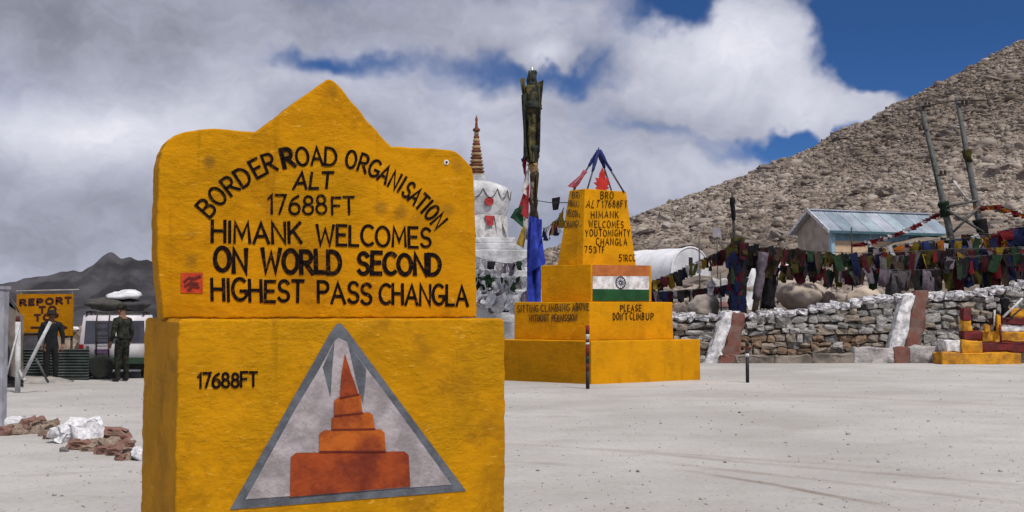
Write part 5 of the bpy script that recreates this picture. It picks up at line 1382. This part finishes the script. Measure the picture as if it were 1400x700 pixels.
    # pale rubble heap behind the fence
    for k, (u, v, wpx, hpx, lab, mm) in enumerate([(92, 478, 34, 24, 'pale sandbag heap rising behind the corrugated fence', M_TANST), (108, 478, 22, 30, 'brown heap between the notice board and the vehicle', M_BOULDER[3]), (86, 455, 16, 8, 'white bundle on the sandbag heap behind the fence', M_WST)]):
        Yk = 28.6 if k < 2 else 28.4
        c = P(u, v, Yk); zt = P(u, v - hpx, Yk).z; zb_ = gz(c.x, Yk) - .1 if k < 2 else P(u, v + 1, Yk).z
        o = obj('heap' if k < 2 else 'bundle', with_mat(ROCK_ME[k + 2], mm), None, None, (c.x, Yk, (zt + zb_) / 2), (0, 0, k), (wpx * Yk / F * 1.2, .8, (zt - zb_) * 1.1)); tag(o, lab, 'heap' if k < 2 else 'bundle')
    # sand bank at the foot of the barrier
    c = G(30, 524); bm = bmesh.new(); bmesh.ops.create_icosphere(bm, subdivisions=3, radius=1)
    for v_ in bm.verts:
        q = v_.co * 2; v_.co *= 1 + .25 * mnoise.noise(q) ; v_.co.z *= .16; v_.co.x *= .95; v_.co.y *= .6
    o = obj('sand_bank', bm_mesh('sand_bank', bm, True), mat('grey_sand', (0.33, 0.305, 0.285), .95, .25, 4, .6), None, (c.x, c.y + .3, -.02)); tag(o, 'low bank of grey sand at the foot of the white barrier', 'sand bank')
checkpoint()

# ------------------------------------------------------------------ vehicle seen from behind, with load on the roof
def vehicle():
    Y = 26.9
    g = Vector((P(156, 519, Y).x, Y, gz(P(156, 519, Y).x, Y)))
    yaw = R(14)
    r = thing('jeep', g, 'white jeep seen from behind with roof rack ladder and luggage', 'car', rz=yaw)
    M_BODY = mat('white_car_paint', (0.74, 0.70, 0.73), .35, .15, 3, .05, spec=.5); M_GLASS = mat('dark_car_glass', (0.06, 0.06, 0.078), .12, .2, 3, 0, spec=.5); M_RUB = mat('tyre_rubber', (0.02, 0.022, 0.02), .9, .3, 9, .3); M_BUMP = mat('dark_green_bumper', (0.022, 0.05, 0.028), .7, .3, 6, .1)
    Wd, Hh, Ln = .78, 1.50, 3.7
    # body shell from side profile, pulled in towards the roof
    prof = [(0, .36), (0, .86), (.05, 1.44), (.12, Hh), (2.0, Hh), (2.2, 1.44), (2.62, .95), (3.55, .86), (3.7, .74), (3.7, .36)]
    bm = bmesh.new(); L_, R_ = [], []
    for y, z in prof:
        w_ = Wd - max(0, z - .9) * .12
        L_.append(bm.verts.new((-w_, y, z))); R_.append(bm.verts.new((w_, y, z)))
    n = len(prof)
    for i in range(n): j = (i + 1) % n; bm.faces.new((L_[i], L_[j], R_[j], R_[i]))
    bm.faces.new(L_[::-1]); bm.faces.new(R_)
    bmesh.ops.bevel(bm, geom=[e for e in bm.edges if e.calc_face_angle(0) > .5], offset=.035, segments=3, affect='EDGES')
    obj('body', bm_mesh('body', bm, True), M_BODY, r)
    def quad_panel(nm, pts, m_, t_, par=r):
        p = [Vector(q) for q in pts]; n_ = (p[1] - p[0]).cross(p[3] - p[0]).normalized() * t_
        vs = [q + n_ for q in p] + [q - n_ * .3 for q in p]
        return obj(nm, mesh(nm, vs, [(0, 1, 2, 3), (7, 6, 5, 4), (0, 4, 5, 1), (1, 5, 6, 2), (2, 6, 7, 3), (3, 7, 4, 0)]), m_, par)
    rw = quad_panel('rear_window', [(-.685, -.0, .84), (.685, -.0, .84), (.655, .045, 1.37), (-.655, .045, 1.37)], M_GLASS, .012)
    box('window_pillar', .02, .07, -.02, .05, .84, 1.37, M_BODY, r, .005)
    for s_ in (-1, 1):
        for y0, y1 in ((.25, 1.05), (1.12, 1.95)):
            quad_panel('side_window', [(s_ * .785, y0, .92), (s_ * .785, y1, .92), (s_ * .725, y1 - .03, 1.38), (s_ * .725, y0, 1.38)][::s_], M_GLASS, .01)
        lt = box('tail_light', s_ * .74 - .05, s_ * .74 + .05, -.03, .03, .62, .82, mat('red_lens', (0.25, 0.012, 0.015), .3, .2, 5, 0), r, .01)
        box('reflector', s_ * .74 - .045, s_ * .74 + .045, -.028, .03, .54, .615, mat('amber_lens', (0.45, 0.16, 0.02), .3, .2, 5, 0), lt, .008)
        for y0 in (.55, 2.95):
            me = lathe_me('tyre', [(.20, -.10), (.30, -.10), (.335, -.07), (.335, .07), (.30, .10), (.20, .10)], 24, False)
            wv = obj('wheel', me, M_RUB, r, (s_ * .68, y0, .335), (0, R(90), 0))
            obj('rim', lathe_me('rim', [(.20, -.085), (.19, -.03), (.06, -.02), (.05, .09), (.19, .06), (.20, .085)], 18, False), mat('grey_rim', (0.25, 0.26, 0.26), .5, .2, 5, 0, metal=.5), wv)
    box('bumper', -.80, .80, -.16, .02, .36, .50, M_BUMP, r, .03)
    box('underbody', -.62, .62, .1, 3.5, .22, .37, M_RUB, r, .02)
    box('number_plate', -.45, -.12, -.02, .0, .60, .70, mat('plate_lilac', (0.12, 0.06, 0.14), .5, .2, 5, 0), r, .004)
    # spare wheel low at the tail
    sp = obj('spare_wheel', lathe_me('spare', [(.10, -.08), (.24, -.08), (.28, -.05), (.28, .05), (.24, .08), (.10, .08)], 24, False), M_RUB, r, (-.28, -.20, .30), (R(90), 0, 0))
    # ladder
    ld = tube('ladder_rail', [Vector((-.40, -.07, .5)), Vector((-.40, -.07, 1.42)), Vector((-.40, .05, 1.56))], .016, M_DARKWOOD, r, 6)
    tube('ladder_rail', [Vector((-.12, -.07, .5)), Vector((-.12, -.07, 1.42)), Vector((-.12, .05, 1.56))], .016, M_DARKWOOD, r, 6)
    for z in (.6, .78, .96, 1.14, 1.32): tube('ladder_rung', [Vector((-.40, -.07, z)), Vector((-.12, -.07, z))], .012, M_DARKWOOD, r, 6)
    for yy in (.1, 1.0, 1.9): tube('rack_bar', [Vector((-.66, yy, Hh + .06)), Vector((.66, yy, Hh + .06))], .02, M_DARKWOOD, r, 6)
    for s_ in (-.64, .64):
        tube('rack_rail', [Vector((s_, .0, Hh + .09)), Vector((s_, 2.0, Hh + .09))], .02, M_DARKWOOD, r, 6)
        for yy in (.1, 1.0, 1.9): tube('rack_foot', [Vector((s_, yy, Hh - .02)), Vector((s_, yy, Hh + .09))], .018, M_DARKWOOD, r, 6)
    # load
    Mz = Matrix.Rotation(yaw, 4, 'Z')
    def load(x, y, z, sx, sy, sz_, m_, lab, seed, nm, cat):
        bm = bmesh.new(); bmesh.ops.create_icosphere(bm, subdivisions=3, radius=.5)
        for v in bm.verts:
            v.co.z = max(-.36, v.co.z); q = v.co * 2.2 + Vector((seed * 2, 0, seed)); v.co *= 1 + .32 * mnoise.noise(q) + .16 * mnoise.noise(q * 2.6)
        o = obj(nm, bm_mesh(nm, bm, True), m_, None, g + (Mz @ Vector((x, y, z))), (0, 0, yaw), (sx, sy, sz_)); tag(o, lab, cat)
    zr = Hh + .11
    load(-.25, .45, zr + .13, .95, .7, .36, mat('dark_olive_tarp', (0.075, 0.07, 0.062), .9, .4, 5, .4), 'dark olive duffel bundle on the jeep roof rack', 1, 'duffel', 'bag')
    load(.30, .55, zr + .12, .85, .7, .34, mat('charcoal_tarp', (0.055, 0.053, 0.056), .9, .4, 5, .4), 'charcoal bedroll bundle on the jeep roof rack', 2, 'bedroll', 'bag')
    load(.0, 1.2, zr + .13, 1.1, .7, .36, MATS['dark_olive_tarp'], 'long dark bundle at the front of the jeep roof rack', 4, 'duffel', 'bag')
    load(.16, .48, zr + .37, .80, .55, .27, M_CLOTHW, 'white sack lying on top of the jeep roof luggage', 3, 'sack', 'bag')
vehicle()

# ------------------------------------------------------------------ people
def build_person(label, base, rz, H, mats, pose, group=None):
    """one continuous skinned body with fingers; mats: cloth top, cloth bottom, skin, boot"""
    pts, rad, edges, reg = [], [], [], []
    def add(p, r, parent=None, rg='top'):
        pts.append(Vector(p) * H); rad.append((r[0] * H, r[1] * H) if isinstance(r, tuple) else (r * H, r * H)); reg.append(rg)
        if parent is not None: edges.append((parent, len(pts) - 1))
        return len(pts) - 1
    pe = add((0, 0, .515), (.085, .07), None, 'bot')
    wa = add((0, .004, .60), (.082, .062), pe, 'top'); ch = add((0, .006, .71), (.098, .07), wa); uc = add((0, .004, .785), (.075, .055), ch)
    nk = add((0, -.002, .835), .034, uc, 'skin'); hb = add((0, -.012, .878), (.044, .050), nk, 'skin'); hm = add((0, -.01, .925), (.046, .056), hb, 'skin'); ht = add((0, -.004, .968), (.034, .042), hm, 'hair')
    add((0, -.068, .905), .010, hm, 'skin')
    for s_ in (-1, 1):
        arm = pose['arm'][0 if s_ < 0 else 1]
        sh = add((s_ * .105, .004, .785), .046, uc)
        el = add((s_ * arm[0][0], arm[0][1], arm[0][2]), .034, sh); wr = add((s_ * arm[1][0], arm[1][1], arm[1][2]), .024, el)
        d = Vector(arm[1]) - Vector(arm[0]); d.normalize(); d = Vector((s_ * d.x, d.y, d.z))
        w0 = Vector((s_ * arm[1][0], arm[1][1], arm[1][2]))
        pm = add(w0 + d * .038, (.017, .024), wr, 'skin')
        for k, (o_, ln) in enumerate(((-.018, .040), (-.006, .046), (.006, .043), (.018, .034))):
            k1 = add(w0 + d * .058 + Vector((0, o_, 0)), .0062, pm, 'skin'); add(w0 + d * (.058 + ln) + Vector((-s_ * .010, o_ - .004, .004)), .005, k1, 'skin')
        t1 = add(w0 + d * .028 + Vector((-s_ * .006, -.028, 0)), .0068, pm, 'skin'); add(w0 + d * .052 + Vector((-s_ * .010, -.036, 0)), .0055, t1, 'skin')
        lg = pose['leg'][0 if s_ < 0 else 1]
        hp = add((s_ * .052, 0, .47), .062, pe, 'bot'); kn = add((s_ * lg[0][0], lg[0][1], lg[0][2]), .044, hp, 'bot'); an = add((s_ * lg[1][0], lg[1][1], lg[1][2]), .034, kn, 'bot')
        hl = add((s_ * lg[1][0], lg[1][1] + .012, .022), .026, an, 'boot'); add((s_ * (lg[1][0] + .012), lg[1][1] - .085, .020), (.022, .026), hl, 'boot')
    me = bpy.data.meshes.new('skeleton'); me.from_pydata(pts, edges, [])
    tmp = bpy.data.objects.new('skeleton', me); COL.objects.link(tmp)
    tmp.modifiers.new('skin', 'SKIN')
    if not me.skin_vertices:
        bm = bmesh.new(); bm.from_mesh(me); bm.verts.layers.skin.verify(); bm.to_mesh(me); bm.free()
    for i, sv in enumerate(me.skin_vertices[0].data):
        sv.radius = rad[i]; sv.use_root = (i == 0)
    sb = tmp.modifiers.new('sub', 'SUBSURF'); sb.levels = 2
    dg = bpy.context.evaluated_depsgraph_get()
    em = bpy.data.meshes.new_from_object(tmp.evaluated_get(dg))
    bpy.data.objects.remove(tmp)
    em.polygons.foreach_set('use_smooth', [True] * len(em.polygons))
    order = ['top', 'bot', 'skin', 'boot', 'hair']
    em.materials.clear()
    for k in order: em.materials.append(mats[k])
    # each face takes the material of the bone it lies nearest
    segs = [(pts[a], pts[b], reg[b]) for a, b in edges]
    for p in em.polygons:
        c = p.center; best = None
        for a, b, rg in segs:
            ab = b - a; f = max(0, min(1, (c - a).dot(ab) / max(1e-9, ab.length_squared))); dd = (c - (a + ab * f)).length
            if best is None or dd < best[0]: best = (dd, rg)
        p.material_index = order.index(best[1])
    root = thing('person', base, label, 'person', rz=rz)
    obj('body', em, None, root)
    return root
def camo(name, a, b, c):
    m = bpy.data.materials.new(name); m.use_nodes = True; t = NT(m.node_tree)
    tc = t.new('ShaderNodeTexCoord'); n = t.noise(tc.outputs['Object'], 9, 3, .5); n2 = t.noise(t.vec('ADD', tc.outputs['Object'], (5, 5, 5)), 12, 3, .5)
    cc = t.mix(t.mapr(n.outputs[0], .48, .52, 0, 1), a, b); cc = t.mix(t.mapr(n2.outputs[0], .56, .60, 0, 1), cc, c)
    bs = t.new('ShaderNodeBsdfPrincipled', {'Base Color': cc, 'Roughness': .95, 'Specular IOR Level': .1})
    nb = t.noise(tc.outputs['Object'], 14, 4, .6); bp = t.new('ShaderNodeBump', {'Height': nb.outputs[0], 'Strength': .6, 'Distance': .03}); t.put(bs, 'Normal', bp.outputs[0])
    t.new('ShaderNodeOutputMaterial', {'Surface': bs.outputs[0]}); return m
M_SKIN = mat('brown_skin', (0.22, 0.115, 0.07), .7, .15, 8, .05); M_BOOT = mat('black_boot_leather', (0.02, 0.018, 0.017), .6, .2, 9, .1); M_HAIR = mat('black_hair', (0.012, 0.011, 0.011), .8, .2, 20, .2)
def head_bits(root, H, capm, wide):
    top = .955 * H
    if wide: prof = [(.115 * H, -.004), (.118 * H, .002), (.066 * H, .008), (.060 * H, .05), (.045 * H, .085), (.015 * H, .095)]
    else: prof = [(.056 * H, -.012), (.060 * H, .0), (.060 * H, .05), (.052 * H, .085), (.02 * H, .10)]
    me = lathe_me('cap', prof, 20)
    c = obj('hat' if wide else 'cap', me, capm, root, (0, -.008 * H, top - .02 * H))
    if not wide:
        vs = [(x * .09, -.085 - .085 * math.sqrt(max(0, 1 - x * x)), z) for z in (.002, -.008) for x in np.linspace(-1, 1, 9)] + [(x * .09, -.07, z) for z in (.004, -.006) for x in np.linspace(-1, 1, 9)]
        fs = []
        for i in range(8): fs += [(i, i + 1, 18 + i + 1, 18 + i), (9 + i + 1, 9 + i, 27 + i, 27 + i + 1), (i + 1, i, 9 + i, 9 + i + 1)]
        obj('peak', mesh('peak', vs, fs), capm, c)
    dk = mat('eye_dark', (0.015, 0.012, 0.012), .5, .1, 9, 0)
    for s_ in (-1, 1):
        obj('eye', lathe_me('eye', [(.001, -.008), (.008, -.003), (.008, .003), (.001, .008)], 8), dk, root, (s_ * .020 * H, -.066 * H, .918 * H))
        obj('ear', lathe_me('ear', [(.004, -.03), (.014, -.01), (.015, .012), (.004, .03)], 8), M_SKIN, root, (s_ * .050 * H, -.004 * H, .908 * H))
    obj('mouth', lathe_me('mouth', [(.001, -.018), (.005, -.01), (.005, .01), (.001, .018)], 6), mat('lip', (0.14, 0.05, 0.04), .7, .1, 9, 0), root, (0, -.062 * H, .875 * H), (0, R(90), 0))
g = G(166, 521.5); base = Vector((g.x, g.y, gz(g.x, g.y)))
M_CAMO = camo('olive_camouflage', (0.034, 0.037, 0.028), (0.019, 0.021, 0.017), (0.055, 0.052, 0.041)); M_CAMO2 = camo('dark_camouflage', (0.021, 0.023, 0.017), (0.012, 0.013, 0.011), (0.036, 0.034, 0.026))
H1 = P(166, 417, g.y).z + .03
p1 = build_person('person in dark camouflage uniform and cap standing behind the white jeep', base, R(-120), H1, dict(top=M_CAMO, bot=M_CAMO2, skin=M_SKIN, boot=M_BOOT, hair=M_HAIR),
                  dict(arm=[((.150, .012, .635), (.150, -.03, .515)), ((.150, .012, .635), (.145, -.035, .515))], leg=[((.062, -.006, .27), (.072, .012, .055)), ((.062, -.004, .27), (.070, .01, .055))]))
head_bits(p1, H1, M_CAMO2, False)
box('belt', -.088 * H1, .088 * H1, -.072 * H1, .074 * H1, .555 * H1, .580 * H1, M_BOOT, p1, .02)
g = P(69, 518, 25.6); base = Vector((g.x, g.y, gz(g.x, g.y)))
M_DK1 = mat('black_coat_cloth', (0.012, 0.014, 0.017), .95, .3, 8, .4); M_DK2 = mat('charcoal_trouser_cloth', (0.013, 0.013, 0.015), .95, .3, 8, .4)
H2 = P(69, 422, 25.6).z - .02
p2 = build_person('person in black clothes and wide-brimmed hat standing before the notice board', base, R(25), H2, dict(top=M_DK1, bot=M_DK2, skin=M_SKIN, boot=M_BOOT, hair=M_HAIR),
                  dict(arm=[((.150, .0, .64), (.135, -.05, .53)), ((.150, .012, .635), (.150, -.02, .515))], leg=[((.055, -.01, .27), (.058, .0, .055)), ((.060, .004, .27), (.066, .02, .055))]))
head_bits(p2, H2, M_HAIR, True)
